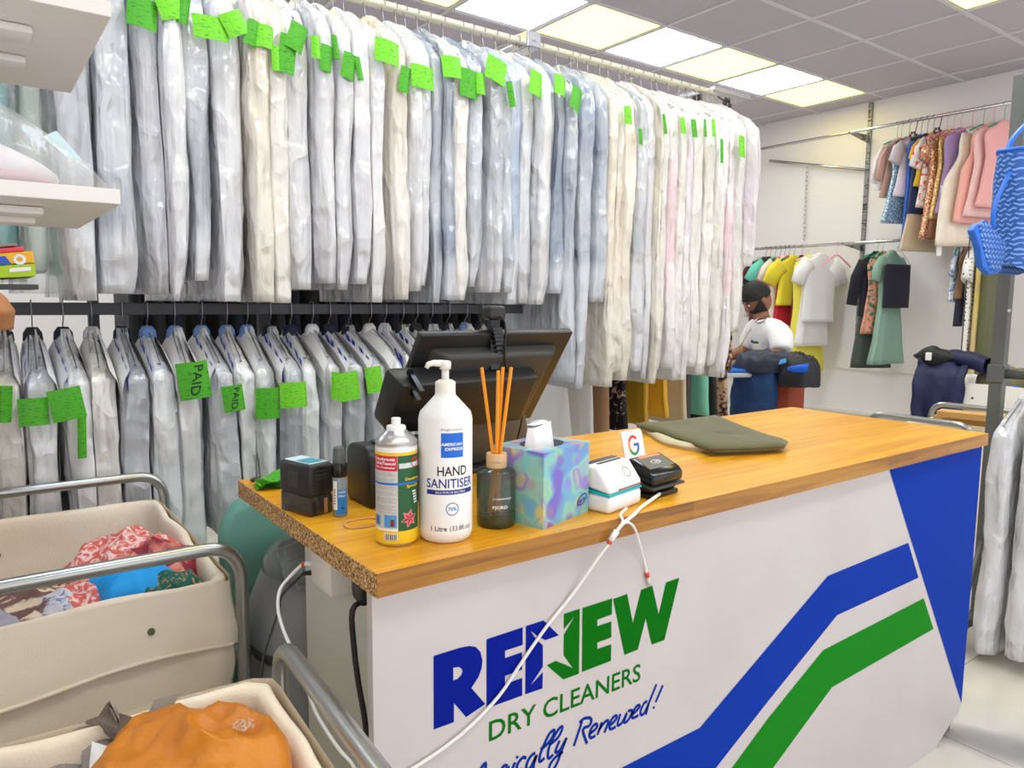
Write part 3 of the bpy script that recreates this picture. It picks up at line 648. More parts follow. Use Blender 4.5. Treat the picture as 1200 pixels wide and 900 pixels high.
for k in range(9): pr(-.0205 + k*.0023, -.0205 + k*.0023 + (.0013 if k % 3 else .0008), .012, .0215, ink_b, 'barcode_bar', .0012, 2)
def cl(body, u, w, wd, h, m, off=.0, d=.0011, sh=0.0): text('print', body, m, sl, (u, w, wd, h), cyl_fn(r + d, face=fc), offset=off, shear=sh)
cl('Deodorante', -.040, .1385, .038, .0048, ink_w, .02, .0012, .15); cl('SalvaTessuti', -.040, .1320, .039, .0048, ink_w, .02, .0012, .15); cl('Fabric Freshener', -.040, .1260, .038, .0035, ink_w, .01)
for k, w in enumerate([.1175, .1145, .1085, .1055, .0965, .0935, .0875, .0845, .0775, .0745, .0715, .0655, .0625, .0595, .0555]):
    cl(['spruzzare il prodotto sui tessuti', 'agitare bene prima dell uso', 'neutralizza gli odori in pochi secondi'][k % 3], -.041, w, .040 if k % 3 else .034, .0016, ink_g)
cl('Deodorante', .014, .1065, .036, .0045, yel, .02, .0012, .1); cl('Specifico', .016, .0950, .030, .0045, yel, .02, .0012, .1)
for k in range(5): pr(.027 + .001*k, .036 + .001*k, .086 - k*.0045, .0885 - k*.0045, white_pl, 'print_line', .001, 3)
pink_p = mat('pink lily petal print', (222, 130, 136), .5); red_p = mat('red lily petal print', (184, 30, 54), .5)
for k in range(6):
    a = k*1.047 + .3; cu, cw = .021, .045
    for (l, wdt, m, d) in ((.0155, .0044, pink_p, .0009), (.012, .0019, red_p, .0012)):
        pts = [(cu + math.cos(a)*l*s - math.sin(a)*wdt*q, cw + math.sin(a)*l*s + math.cos(a)*wdt*q) for s, q in ((0, 0), (.45, 1), (1, 0), (.45, -1))]
        MB().poly([pts], cyl_fn(r + d, face=fc)).build('petal_print', m, sl, recalc=False)
MB().poly([[(.034 + .009*math.cos(k*.5236), .134 + .009*math.sin(k*.5236)) for k in range(12)]], cyl_fn(r + .0012, face=fc)).build('print_disc', cri, sl, recalc=False)
MB().lathe([(.016, .181), (.0155, .187), (.0145, .189), (.0075, .190), (.0075, .2005), (.006, .2015), (.001, .2015)], 20).build('spray_nozzle', white_pl, t, 'auto')

# reed diffuser
P = PZ(587, 618, CT); P.y += .020; P.x += .004
t = thing('reed_diffuser', 'smoky glass reed diffuser with wooden collar and four reeds', 'diffuser', (P.x, P.y, CT)); fc = to_cam(P); r = .034
smoke = mat('smoky green glass', (150, 160, 138), .05, trans=.92, spec=.6)
jb = MB().lathe([(.001, 0), (.031, 0), (.0335, .004), (r, .010), (r, .092), (.032, .098), (.018, .101), (.017, .102)], 32, cap=False).build('jar', smoke, t, True)
oil = MB().lathe([(.001, .004), (.030, .004), (.031, .008), (.031, .024), (.001, .024)], 24, cap=False).build('oil', mat('amber green oil', (96, 98, 28), .1, trans=.3), t, True)
text('print', 'STANDARD', ink_w, jb, (-.006, .052, .034, .0030), cyl_fn(r + .0004, face=fc)); text('print', 'FJORD', ink_w, jb, (-.006, .036, .026, .0055), cyl_fn(r + .0004, face=fc), offset=.01)
cw = MB().lathe([(.0175, .102), (.0180, .104), (.0180, .124), (.0175, .126), (.010, .126), (.010, .116)], 28).build('wooden_collar', mat('pale maple', (214, 176, 130), .5, bump=(90, .1)), t, 'auto')
text('print', 'standard', ink_g, cw, (-.008, .112, .020, .0024), cyl_fn(.0184, face=fc))
reed_m = mat('orange rattan reed', (240, 150, 24), .6, bump=(200, .15)); vr = Vector((math.cos(fc + math.pi/2), math.sin(fc + math.pi/2), 0)); vd = Vector((math.cos(fc), math.sin(fc), 0))
for a0, a1, dd in ((.004, -.026, .004), (-.002, .002, .014), (-.006, .010, -.004), (-.002, .024, .004)):
    MB().tube([vr*a0*1.5 + vd*-dd + Vector((0, 0, .012)), vr*(a0*.3 + a1*.3) + vd*dd*.3 + Vector((0, 0, .127)), vr*a1 + vd*dd + Vector((0, 0, .268 + .008*abs(math.sin(a1*90))))], .0033, 6).build('reed', reed_m, t, 'auto')

# tissue box
def bokeh():
    m = bpy.data.materials.new('bokeh printed card'); m.use_nodes = True; N = m.node_tree.nodes; L = m.node_tree.links; b = N['Principled BSDF']; b.inputs['Roughness'].default_value = .32
    tc = N.new('ShaderNodeTexCoord')
    def layer(scale, stops, off, rnd=.9):
        mp = N.new('ShaderNodeMapping'); mp.inputs['Location'].default_value = (off, off*.7, off*1.3); L.new(tc.outputs['Object'], mp.inputs[0])
        v = N.new('ShaderNodeTexVoronoi'); v.feature = 'SMOOTH_F1'; v.inputs['Scale'].default_value = scale; v.inputs['Randomness'].default_value = rnd; v.inputs['Smoothness'].default_value = .6; L.new(mp.outputs[0], v.inputs['Vector'])
        sp = N.new('ShaderNodeSeparateColor'); L.new(v.outputs['Color'], sp.inputs[0]); rp = N.new('ShaderNodeValToRGB'); e = rp.color_ramp.elements
        e[0].position = .1; e[0].color = S(*stops[0]); e[1].position = .9; e[1].color = S(*stops[-1])
        for i, s in enumerate(stops[1:-1]): x = e.new(.1 + .8*(i+1)/(len(stops)-1)); x.color = S(*s)
        L.new(sp.outputs[0], rp.inputs[0]); return rp, v
    a, _ = layer(26, [(120, 106, 196), (110, 172, 210), (150, 206, 176), (150, 126, 206), (206, 212, 130)], 1.7)
    c, v = layer(34, [(120, 84, 186), (232, 204, 60), (110, 196, 206), (150, 204, 150), (150, 130, 214)], 5.1, 1.0)
    mr = N.new('ShaderNodeMapRange'); mr.inputs[1].default_value = .25; mr.inputs[2].default_value = .50; mr.inputs[3].default_value = .75; mr.inputs[4].default_value = 0; L.new(v.outputs['Distance'], mr.inputs[0])
    mx = N.new('ShaderNodeMix'); mx.data_type = 'RGBA'; L.new(mr.outputs[0], mx.inputs[0]); L.new(a.outputs[0], mx.inputs[6]); L.new(c.outputs[0], mx.inputs[7])
    L.new(mx.outputs[2], b.inputs['Base Color']); return m
P = PZ(634, 621.5, CT) + Vector((.005, .001, 0)); ang = .27; bk = bokeh(); LX, LY, HT = .142, .112, .132
t = thing('tissue_box', 'cube tissue box printed with purple, blue and yellow bokeh dots', 'tissue box', (P.x, P.y, CT), ang)
mb = MB(); n = 28; cx, cy = LX/2, LY/2
bx = [(0, 0), (LX, 0), (LX, LY), (0, LY)]
for z0, z1 in ((0, HT),): mb.add([(x, y, z) for z in (z0, z1) for x, y in bx], [(0, 1, 5, 4), (1, 2, 6, 5), (2, 3, 7, 6), (3, 0, 4, 7), (3, 2, 1, 0)])
hole = [(cx + .047*math.cos(2*math.pi*k/n), cy + .036*math.sin(2*math.pi*k/n)) for k in range(n)]
mb.poly([bx, hole], lambda a, b: (a, b, HT)).build('carton', bk, t)
MB().grid(lambda a, q: (cx + (.047 - .0*q)*math.cos(a*6.2832), cy + .036*math.sin(a*6.2832), HT - .0002 - .05*q), n, 2, closed_u=True).add([(cx - .05, cy - .04, HT-.05), (cx + .05, cy - .04, HT-.05), (cx + .05, cy + .04, HT-.05), (cx - .05, cy + .04, HT-.05)], [(0, 1, 2, 3)]).build('slot', mat('grey card inside', (120, 112, 128), .8), t, recalc=False)
MB().grid(lambda a, q: (cx + (.046 - .016*q + .003*math.sin(a*31) + .004*math.sin(a*13))*math.cos(a*6.2832), cy + .006 + (.024 - .010*q)*math.sin(a*6.2832), HT - .045 + .080*q + .004*math.sin(a*9)*q), 36, 7, closed_u=True).add([(cx - .026, cy - .004, HT+.036), (cx + .026, cy - .004, HT+.035), (cx + .026, cy + .016, HT+.037), (cx - .026, cy + .016, HT+.035)], [(0, 1, 2, 3)]).build('tissue', mat('white tissue', (246, 245, 246), .8, bump=(60, .3)), t, True)
rg = MB(); cz = .028; cxl = LX - .022
rg.grid(lambda a, q: (cxl + (.016 - .002*q)*math.cos(a*6.2832), -.0006, cz + .25*(.016)*math.cos(a*6.2832) + (.0095 - .002*q)*math.sin(a*6.2832)), 28, 2, closed_u=True).build('print_oval', ink_b, t, recalc=False)
text('print', 'soft', ink_b, t, (cxl - .010, cz - .004, .020, .006), lambda u, w: (u, -.0006, w + (u - cxl)*.25), offset=.01)

# white card terminal with teal band
wa = math.atan2(.024, .107)
t = thing('card_terminal', 'white card payment terminal with teal band and contactless symbol', 'card reader', (.918, .949, CT), wa)
def wedge(x0, x1, prof, n=1): return MB().prism(prof, lambda a, b: (x0, a, b), lambda a, b: (x1, a, b))
MB().box(0, .112, 0, .076, 0, .034).build('base', white_pl, t, True if 0 else 'auto', bevel=.009, segs=3)
wedge(.001, .111, [(.001, .037), (.074, .042), (.074, .037), (.001, .032)]).build('teal_band', mat('teal plastic', (20, 178, 182), .35), t, 'auto', bevel=.001)
wedge(0, .112, [(.0, .036), (.003, .050), (.028, .082), (.034, .085), (.070, .085), (.074, .046)]).build('head', white_pl, t, 'auto', bevel=.007, segs=3)
wedge(.006, .106, [(.054, .0845), (.068, .0845), (.068, .0862), (.054, .0862)]).build('display', black_gl, t, bevel=.0004)
wedge(.022, .098, [(.040, .0835), (.047, .0835), (.047, .0860), (.040, .0860)]).build('paper_slot', dark_pl, t)
wedge(.030, .112 - .004, [(-.0002, .0405), (.004, .0405), (.004, .0425), (-.0002, .0425)]).build('card_slot', mat('dark red slot', (150, 70, 70), .5), t)
def top_fn(u, w): return (u, .003 + (w - .050)*.781 - .0006, w + .0004)
rg = MB().grid(lambda a, q: top_fn(.078 + (.011 - .0014*q)*math.cos(a*6.2832), .066 + (.0085 - .0012*q)*math.sin(a*6.2832)), 24, 2, closed_u=True).build('contactless_ring', ink_g, t, recalc=False)
for k in range(3): MB().grid(lambda a, q, k=k: top_fn(.073 + .003*k + (.004 + .0004*q + k*.0006)*math.cos((a-.5)*1.6), .066 + (.004 + .0004*q + .0006*k)*1.1*math.sin((a-.5)*1.6)), 6, 2).build('contactless_wave', ink_g, t, recalc=False)

# black card terminal on its stand
t = thing('card_terminal', 'black card payment terminal with orange strip on a tilted stand', 'card reader', (1.052, .972, CT), .12)
MB().box(.006, .100, .006, .078, 0, .010).build('stand_foot', black_pl, t, 'auto', bevel=.003)
wedge(.012, .094, [(.012, .010), (.064, .010), (.068, .030), (.004, .021)]).build('stand', black_pl, t, 'auto', bevel=.003)
wedge(-.001, .108, [(-.004, .020), (.074, .032), (.074, .037), (-.004, .025)]).build('tray', dark_pl, t, 'auto', bevel=.002)
wedge(.004, .104, [(.0, .028), (-.002, .046), (.008, .056), (.058, .076), (.066, .071), (.068, .040)]).build('housing', black_gl, t, 'auto', bevel=.008, segs=3)
def ttop(u, w, d=.0004): w = .010 + (w - .012)*.47; return (u, w, .056 + (w - .008)*(.020/.050) + d)
MB().poly([[(.014, .022), (.096, .022), (.096, .112), (.014, .112)]], lambda u, w: ttop(u, w, .0003)).build('top_plate', mat('taupe plate', (82, 76, 70), .35), t, recalc=False)
MB().poly([[(.026, .094), (.094, .094), (.090, .108), (.024, .108)]], lambda u, w: ttop(u, w, .0007)).build('orange_strip', mat('salmon orange strip', (232, 128, 88), .45), t, recalc=False)
MB().grid(lambda a, q: ttop(.056 + (.015 - .0016*q)*math.cos(a*6.2832), .060 + (.013 - .0016*q)*math.sin(a*6.2832), .0008), 24, 2, closed_u=True).build('contactless_ring', ink_w, t, recalc=False)
for k in range(4): MB().grid(lambda a, q, k=k: ttop(.049 + .0034*k + (.005 + .0012*q)*math.cos((a-.5)*1.8), .060 + (.005 + .0012*q)*1.2*math.sin((a-.5)*1.8), .0008), 6, 2).build('contactless_wave', ink_w, t, recalc=False)

# review card stand with a coloured G
P = Vector((1.20, 1.150, CT)); t = thing('review_card_stand', 'small white card stand with a multicoloured letter G and stars', 'card stand', P, 0, rot=Matrix.Rotation(.10, 4, 'Z'))
wc = mat('white acrylic card', (244, 240, 246), .2); W, H = .072, .098
def cf(u, w, d=0.0): return (u - W/2 - .004*w/H, .000 - d + w*.22, w)
pts = [(.0, .0), (W, .0), (W, H-.005), (W-.004, H), (.004, H), (0, H-.005)]
MB().prism(pts, lambda u, w: cf(u, w, .0), lambda u, w: cf(u, w, -.003)).build('card', wc, t)
MB().box(-W/2, W/2, -.002, .05, 0, .003).build('foot', wc, t)
gc = (W/2, H*.66)
def garc(a0, a1, c, nm):
    mm = mat(nm, c, .4)
    MB().grid(lambda a, q: cf(gc[0] + (.0125 + .006*q)*math.cos(math.radians(a0 + (a1-a0)*a)), gc[1] + (.0165 + .006*q)*math.sin(math.radians(a0 + (a1-a0)*a)), .0008), 10, 2).build('logo_segment', mm, t, recalc=False)
garc(40, 150, (226, 50, 40), 'red logo'); garc(150, 205, (244, 160, 30), 'amber logo'); garc(205, 315, (26, 150, 62), 'green logo'); garc(315, 362, (38, 96, 208), 'blue logo')
MB().poly([[(gc[0], gc[1] + .004), (gc[0] + .0185, gc[1] + .004), (gc[0] + .0185, gc[1] - .002), (gc[0], gc[1] - .002)]], lambda u, w: cf(u, w, .0008)).build('logo_segment', MATS['blue logo'], t, recalc=False)
for k in range(5):
    sx = W/2 - .014 + k*.007; star = [(sx + (.003 if q % 2 == 0 else .0013)*math.sin(q*math.pi/5), H*.37 + (.003 if q % 2 == 0 else .0013)*math.cos(q*math.pi/5)) for q in range(10)]
    MB().poly([star], lambda u, w: cf(u, w, .0008)).build('star', MATS['amber logo'], t, recalc=False)
text('print', 'Review us on Google', ink_g, t, (W*.2, H*.27, W*.6, .0042), lambda u, w: cf(u, w, .0008))

# folded olive garment
olive = mat('olive twill', (92, 88, 48), .85, bump=(220, .2), sheen=.2)
t = thing('folded_trousers', 'folded olive green garment lying on the counter', 'folded garment', (1.75, 1.40, CT))
def sheet(out, z0, z1, m, name, seed, inset=.0):
    P = [PZ(a, b, CT + z1) for a, b in out]; c = sum(P, Vector())/len(P); mb = MB(); nn = 40; k = len(P)
    def edge(u):
        s = (u % 1.0)*k; i = int(s) % k; f = s - int(s); return P[i]*(1-f) + P[(i+1) % k]*f
    def fn(u, v):
        e = edge(u); q = v*2 - 1                                        # v: bottom ring -> rim -> top centre
        if v < .35: rr = .985; zz = z0 + (z1 - z0)*.5*(v/.35)
        elif v < .5: rr = 1.0; zz = z0 + (z1-z0)*(.5 + .4*(v-.35)/.15)
        else: rr = 1.0 - (v-.5)*2*.999; zz = z1 + (.003*noise.noise((e.x*9+seed, e.y*9, v*3)) + .004*math.sin(v*3.1)) * (1 if v < .98 else .5)
        p = c + (e - c)*rr; return (p.x, p.y, CT + zz + (.0025*noise.noise((p.x*11 + seed, p.y*11, 0)) if v > .4 else 0))
    return mb.grid(fn, nn, 12, closed_u=True).build(name, m, t, True, world=True)
sheet([(748, 498), (770, 497), (838, 491), (868, 502), (915, 518), (905, 523), (840, 526), (800, 522), (775, 516)], .0005, .012, mat('pale lining', (206, 194, 160), .9), 'lining', 3)
sheet([(745, 496), (790, 493), (838, 486), (870, 499), (924, 516), (920, 521), (880, 523), (832, 525), (812, 517), (770, 504)], .012, .024, olive, 'folded_cloth', 4)

# point of sale screen seen from behind
t = thing('pos_terminal', 'black till touchscreen seen from behind with webcam clipped on top', 'till screen', (.90, 1.38, CT))
def tilt_box(x0, x1, y_t, z_t, y_b, z_b, th, m, name, bev=.006, par=None, xi=0.0):
    a = Vector((0, y_t, z_t)); b = Vector((0, y_b, z_b)); d = (b - a).normalized(); nrm = Vector((0, -d.z, d.y)); nrm = nrm if nrm.y < 0 else -nrm
    V = []
    for k, (xa, xb) in ((0, (x0, x1)), (1, (x0 + xi, x1 - xi))):
        V += [Vector((xa, 0, 0)) + a + nrm*th*k, Vector((xb, 0, 0)) + a + nrm*th*k, Vector((xb, 0, 0)) + b + nrm*th*k, Vector((xa, 0, 0)) + b + nrm*th*k]
    return MB().add(V, [(3, 2, 1, 0), (4, 5, 6, 7), (0, 1, 5, 4), (1, 2, 6, 5), (2, 3, 7, 6), (3, 0, 4, 7)]).build(name, m, par or t, 'auto', bevel=bev, world=True if par is None else False)
tilt_box(.705, 1.095, 1.275, 1.302, 1.430, 1.085, .018, black_pl, 'screen', .004)
tilt_box(.735, 1.065, 1.282, 1.268, 1.395, 1.110, .036, dark_pl, 'rear_cover', .008, xi=.03)
tilt_box(.645, 1.00, 1.300, 1.232, 1.365, 1.125, .066, black_pl, 'lower_housing', .012, xi=.012)
for k in range(2): tilt_box(.675, .685, 1.262 + k*.012, 1.2275 - k*.018, 1.268 + k*.012, 1.2195 - k*.018, .062, black_gl, 'vent_slot', .0)
st = MB().add([(.86, 1.33, 1.15), (1.00, 1.33, 1.15), (1.00, 1.37, 1.15), (.86, 1.37, 1.15), (.88, 1.40, CT+.012), (1.10, 1.40, CT+.012), (1.10, 1.47, CT+.012), (.88, 1.47, CT+.012)], [(0, 1, 2, 3), (7, 6, 5, 4), (0, 4, 5, 1), (1, 5, 6, 2), (2, 6, 7, 3), (3, 7, 4, 0)]).build('stand', mat('warm grey stand', (98, 96, 88), .5), t, 'auto', bevel=.005, world=True)
MB().box(.84, 1.13, 1.36, 1.57, CT, CT+.012).build('base_plate', dark_pl, t, 'auto', bevel=.003, world=True)
wbc = PY(579, 367, 1.27)
MB().box(wbc.x-.022, wbc.x+.022, 1.255, 1.285, wbc.z-.014, wbc.z+.016).build('webcam', black_pl, t, 'auto', bevel=.008, segs=3, world=True)
sp = [PY(580, 385, 1.262), PY(583, 400, 1.262), PY(586, 420, 1.272), PY(588, 432, 1.285)]
w2 = MB()
for k in range(12):
    f = k/11*(len(sp)-1); i = min(int(f), len(sp)-2); p = sp[i].lerp(sp[i+1], f-i)
    w2.box(p.x-.0115, p.x+.0115, p.y-.010, p.y+.004, p.z-.0035, p.z+.0028)
o = w2.build('clip_strap', black_pl, t, world=True); o['kind'] = 'stuff'
MB().box(wbc.x-.010, wbc.x+.013, 1.266, 1.28, sp[-1].z, wbc.z-.01).build('clip', black_pl, t, world=True, bevel=.002)
MB().tube(smooth_path([(wbc.x+.004, 1.250, wbc.z-.006), (wbc.x+.014, 1.248, wbc.z-.03), (wbc.x+.026, 1.262, 1.22), (.985, 1.30, 1.14), (1.005, 1.36, 1.02), (1.01, 1.42, CT+.016)]), .0022, 6).build('cable', black_cable, t, True, world=True)

# receipt printer
t = thing('receipt_printer', 'black receipt printer behind the aerosol can', 'printer', (.72, 1.32, CT))
MB().prism([(1.225, CT), (1.225, CT+.080), (1.235, CT+.104), (1.255, CT+.118), (1.32, CT+.112), (1.335, CT+.10), (1.335, CT)], lambda a, b: (.577, a, b), lambda a, b: (.80, a, b)).build('housing', black_pl, t, 'auto', bevel=.008, world=True, segs=3)
MB().prism([(1.2235, CT+.082), (1.2335, CT+.1045), (1.254, CT+.1185), (1.275, CT+.1165), (1.275, CT+.122), (1.252, CT+.124), (1.229, CT+.108), (1.2185, CT+.084)], lambda a, b: (.60, a, b), lambda a, b: (.78, a, b)).build('lid', dark_pl, t, 'auto', bevel=.003, world=True)
MB().box(.62, .76, 1.276, 1.282, CT+.114, CT+.121).build('paper_slot', chrome, t, world=True)
MB().box(.585, .63, 1.2215, 1.2255, CT+.02, CT+.05).build('nameplate', black_gl, t, world=True)

# self-inking stamp
P = PZ(364, 607, CT); t = thing('ink_stamp', 'black self-inking stamp standing near the raw end of the counter', 'stamp', (P.x, P.y, CT), .28)
clr = mat('smoky clear plastic', (70, 64, 58), .12, trans=.4)
MB().box(0, .050, 0, .088, 0, .036).build('stamp_base', clr, t, 'auto', bevel=.003)
MB().box(.004, .012, -.001, .006, .004, .028).build('window_frame', black_pl, t); MB().box(.030, .037, -.001, .004, .003, .030).build('window_frame', mat('tan stamp pad', (170, 124, 84), .7), t)
MB().box(-.002, .052, -.002, .090, .034, .094).build('stamp_cap', black_pl, t, 'auto', bevel=.008, segs=3)
MB().box(.006, .044, .008, .082, .0935, .0955).build('label_card', mat('pale blue label', (206, 226, 236), .4), t, bevel=.0005)
MB().box(-.0035, -.001, .030, .060, .05, .078).build('side_catch', dark_pl, t, bevel=.001)
for k in range(3): MB().box(.012, .036, -.0032, -.0015, .066 + k*.007, .069 + k*.007).build('grip_rib', dark_pl, t)
MB().box(.008, .040, .012, .05, .0956, .0960).build('print_block', mat('teal label print', (60, 150, 170), .5), t)

# small blue spray bottle
P = PZ(402, 606, CT); t = thing('spray_bottle', 'small blue-labelled pocket spray bottle by the stamp', 'bottle', (P.x, P.y + .012, CT)); fc = to_cam(P)
MB().lathe([(.001, 0), (.012, 0), (.0130, .003), (.0130, .070), (.0105, .074)], 20, cap=False).build('bottle', mat('clear bottle', (150, 170, 180), .1, trans=.4), t, True)
pz = arc_patch(MB(), .0133, -.008, .014, .006, .050, fc).build('label', mat('blue bottle label', (24, 122, 200), .35), t, True, recalc=False)
arc_patch(MB(), .0134, -.014, -.005, .014, .066, fc).build('barcode_label', white_pl, t, True, recalc=False)
text('print', 'HYGIENE', ink_w, pz, (-.003, .044, .014, .004), cyl_fn(.0137, face=fc)); text('print', 'SPRAY', ink_w, pz, (-.003, .037, .014, .004), cyl_fn(.0137, face=fc))
MB().poly([[(.004, .020), (.0055, .020), (.0055, .018), (.0075, .018), (.0075, .0165), (.0055, .0165), (.0055, .0145), (.004, .0145), (.004, .0165), (.002, .0165), (.002, .018), (.004, .018)]], cyl_fn(.0138, face=fc)).build('plus_print', ink_b, pz, recalc=False)
for k in range(6): MB().poly([[(-.0115, .024 + k*.005), (-.0085, .024 + k*.005), (-.0085, .0265 + k*.005), (-.0115, .0265 + k*.005)]], cyl_fn(.0139, face=fc)).build('barcode_bar', ink_b, t, recalc=False)
MB().lathe([(.0125, .072), (.0135, .074), (.0135, .094), (.012, .097)], 20).build('collar', black_gl, t, 'auto')
MB().lathe([(.0115, .096), (.0118, .098), (.0105, .124), (.009, .126), (.001, .1262)], 20).build('cap', mat('smoky cap', (104, 112, 116), .15, trans=.4), t, True)

# rubber band
P = PZ(424, 614, CT); mb = MB().tube([(P.x + .034*math.cos(a*.2618) + .004*math.sin(a*.7), P.y + .024*math.sin(a*.2618), CT + .0016) for a in range(24)], .0022, 6, closed=True)
tag(mb.build('rubber_band', mat('tan rubber', (206, 156, 96), .6), None, True), 'tan rubber band lying on the counter by the aerosol', 'rubber band')

# green ticket stack and dark pen behind the stamp
P = PZ(324, 570, CT); t = thing('ticket_bundle', 'crumpled bundle of bright green paper tickets behind the stamp', 'ticket bundle', (P.x, P.y, CT))
for k in range(5):
    a = .3*k - .5
    MB().grid(lambda u, v, k=k: ((u-.5)*.085 + .004*k, (v-.5)*.05, .003 + .0045*k + .012*(u**2)*(k/4) + .004*math.sin(u*7 + k)), 8, 4).grid(lambda u, v, k=k: ((.5-u)*.085 + .004*k, (v-.5)*.05, .0022 + .0045*k + .012*((1-u)**2)*(k/4) + .004*math.sin((1-u)*7 + k)), 8, 4).build('ticket_sheet', ticket_m if k % 2 else ticket_dm, t, True, recalc=False).rotation_euler = (0, 0, a*.35)
P = PZ(304, 566, CT)
tag(MB().lathe([(.001, 0), (.012, .001), (.013, .004), (.010, .007), (.001, .008)], 16, (P.x, P.y + .02, CT)).build('bottle_cap', dark_pl, None, True), 'small dark round cap beside the green tickets', 'cap')

# white Y-cable over the counter edge
def over(pts): return smooth_path(pts, 4)
t = thing('charging_cable', 'white Y-split cable trailing from the card terminals down the counter front', 'cable', (.98, CY0 - .01, CT))
j = PY(723, 622, CY0 - .012); yv = CY0 - .006
MB().tube(over([(1.075, .972, CT + .012), PZ(752, 594, CT + .005), PZ(742, 603, CT + .004) + Vector((0, -.004, .002)), PY(733, 611, CY0 - .012), PY(727, 617, CY0 - .013), j]), .0032, 8).build('cable', white_cable, t, True, world=True)
MB().tube(over([(.965, .952, CT + .006), PZ(727, 603, CT + .004) , PY(730, 610, CY0 - .009), PY(727, 617, CY0 - .012), j]), .0026, 8).build('cable', white_cable, t, True, world=True)
k2 = PY(715, 634, CY0 - .010)
MB().tube([j, k2], .0055, 10).build('splitter', white_pl, t, True, world=True); MB().tube([k2, PY(713.5, 637, CY0 - .009)], .0050, 10).build('collar', red_pl, t, True, world=True)
MB().tube(over([PY(713.5, 637, CY0 - .009), PY(700, 655, CY0 - .002), PY(672, 695, PYF - .006), PY(640, 735, PYF - .005), PY(612, 775, PYF - .005), PY(585, 815, PYF - .005), PY(550, 852, PYF - .005), PY(515, 880, PYF - .005), PY(470, 908, PYF - .005), PY(420, 930, PYF - .006)]), .0030, 8).build('cable', white_cable, t, True, world=True)
MB().tube(over([PY(727, 617, CY0 - .010), PY(735, 612, CY0 - .016), PY(743, 618, CY0 - .013), PY(749, 635, CY0 - .004), PY(756, 662, PYF - .006), PY(758, 672, PYF - .005)]), .0024, 8).build('cable', white_cable, t, True, world=True)
MB().tube([PY(758, 671, PYF - .005), PY(759, 676, PYF - .005)], .0042, 8).build('plug_collar', red_pl, t, True, world=True); MB().tube([PY(759, 676, PYF - .005), PY(761, 686, PYF - .005)], .0036, 8).build('plug_tip', mat('clear plug tip', (216, 206, 196), .2), t, True, world=True)

# things fixed beneath the worktop's raw end
UZ = CT - TH - .0006
t = thing('power_adapter', 'white box power adapter fixed under the raw worktop end', 'adapter', (SX, 1.20, UZ))
MB().box(SX-.040, SX-.0005, 1.135, 1.225, UZ-.072, UZ-.006).build('case', mat('cream adapter plastic', (226, 220, 212), .4), t, 'auto', bevel=.004, world=True)
for k in range(2): MB().box(SX-.036, SX-.012, 1.2245, 1.2275, UZ-.034 - k*.022, UZ-.020 - k*.022).build('socket', dark_pl, t, world=True, bevel=.001)
A = Vector((SX-.030, 1.232, UZ-.044))
t = thing('charger_lead', 'white lead with red collar plugged into the adapter, falling to the floor', 'cable', A)
MB().tube([A + Vector((.004, -.004, 0)), A + Vector((-.012, .012, -.001))], .0050, 8).build('plug', white_pl, t, True, world=True); MB().tube([A + Vector((-.012, .012, -.001)), A + Vector((-.016, .016, -.0015))], .0046, 8).build('collar', red_pl, t, True, world=True)
MB().tube(over([A + Vector((-.016, .016, -.0015)), PY(334, 682, 1.25), PY(327, 695, 1.24), PY(326, 715, 1.22), PY(332, 738, 1.19), PY(345, 768, 1.13), PY(358, 800, 1.08), PY(370, 835, 1.04), PY(395, 875, 1.0), PY(412, 894, .985), PY(422, 912, .98)]), .0030, 8).build('cable', white_cable, t, True, world=True)
B = Vector((SX-.030, 1.232, UZ-.060))
t = thing('usb_lead', 'thin black lead plugged into the adapter', 'cable', B)
MB().tube([B, B + Vector((-.014, .016, -.003))], .0045, 8).build('plug', black_cable, t, True, world=True)
MB().tube(over([B + Vector((-.014, .016, -.003)), PY(331, 697, 1.25), PY(327, 715, 1.24), PY(318, 740, 1.22), PY(309, 770, 1.19), PY(306, 800, 1.17), PY(307, 830, 1.15)]), .0021, 8).build('cable', black_cable, t, True, world=True)
t = thing('power_plug', 'black mains plug and thick black lead under the worktop corner', 'plug', (.475, 1.03, UZ))
MB().prism([(1.012, UZ), (1.062, UZ), (1.056, UZ-.044), (1.020, UZ-.050)], lambda a, b: (.462, a, b), lambda a, b: (.495, a, b)).build('plug_body', black_pl, t, 'auto', bevel=.006, world=True)
MB().tube(over([(.478, 1.035, UZ-.046), PY(413, 715, 1.03), PY(415, 760, 1.028), PY(420, 800, 1.02), PY(427, 840, 1.01), PY(431, 880, 1.005), PY(433, 930, 1.0)]), .0046, 8).build('cable', black_cable, t, True, world=True)
# ------------------------------------------------------------------ left: shelves, carts, chair, machine
shelf_m = mat('white melamine', (226, 220, 216), .45)
SXR = .161; SY0, SY1 = 1.05, 1.47
def shelf(z0, label, n):
    t = thing('shelf_board', label, 'shelf', (-.5, 1.2, z0), group='white shelves by the left wall')
    MB().add([Vector(p) for p in [(XL, SY0, z0), (SXR, SY0, z0), (SXR-.002, SY1, z0), (XL, SY1, z0), (XL, SY0, z0+.0185), (SXR, SY0, z0+.0185), (SXR-.002, SY1, z0+.0185), (XL, SY1, z0+.0185)]], [(0, 3, 2, 1), (4, 5, 6, 7), (0, 1, 5, 4), (1, 2, 6, 5), (2, 3, 7, 6), (3, 0, 4, 7)]).build('board', shelf_m, t, world=True, bevel=.0012)
    for yb in (SY0 + .09, SY0 + .235):
        MB().box(XL+.001, SXR-.075, yb, yb + .05, z0-.011, z0-.0002).build('batten', shelf_m, t, 'auto', bevel=.004, world=True)
    return t
shelf(1.476, 'lower white shelf board carrying a clear-bagged item', 0); shelf(1.699, 'upper white shelf board seen from below at top left', 1)
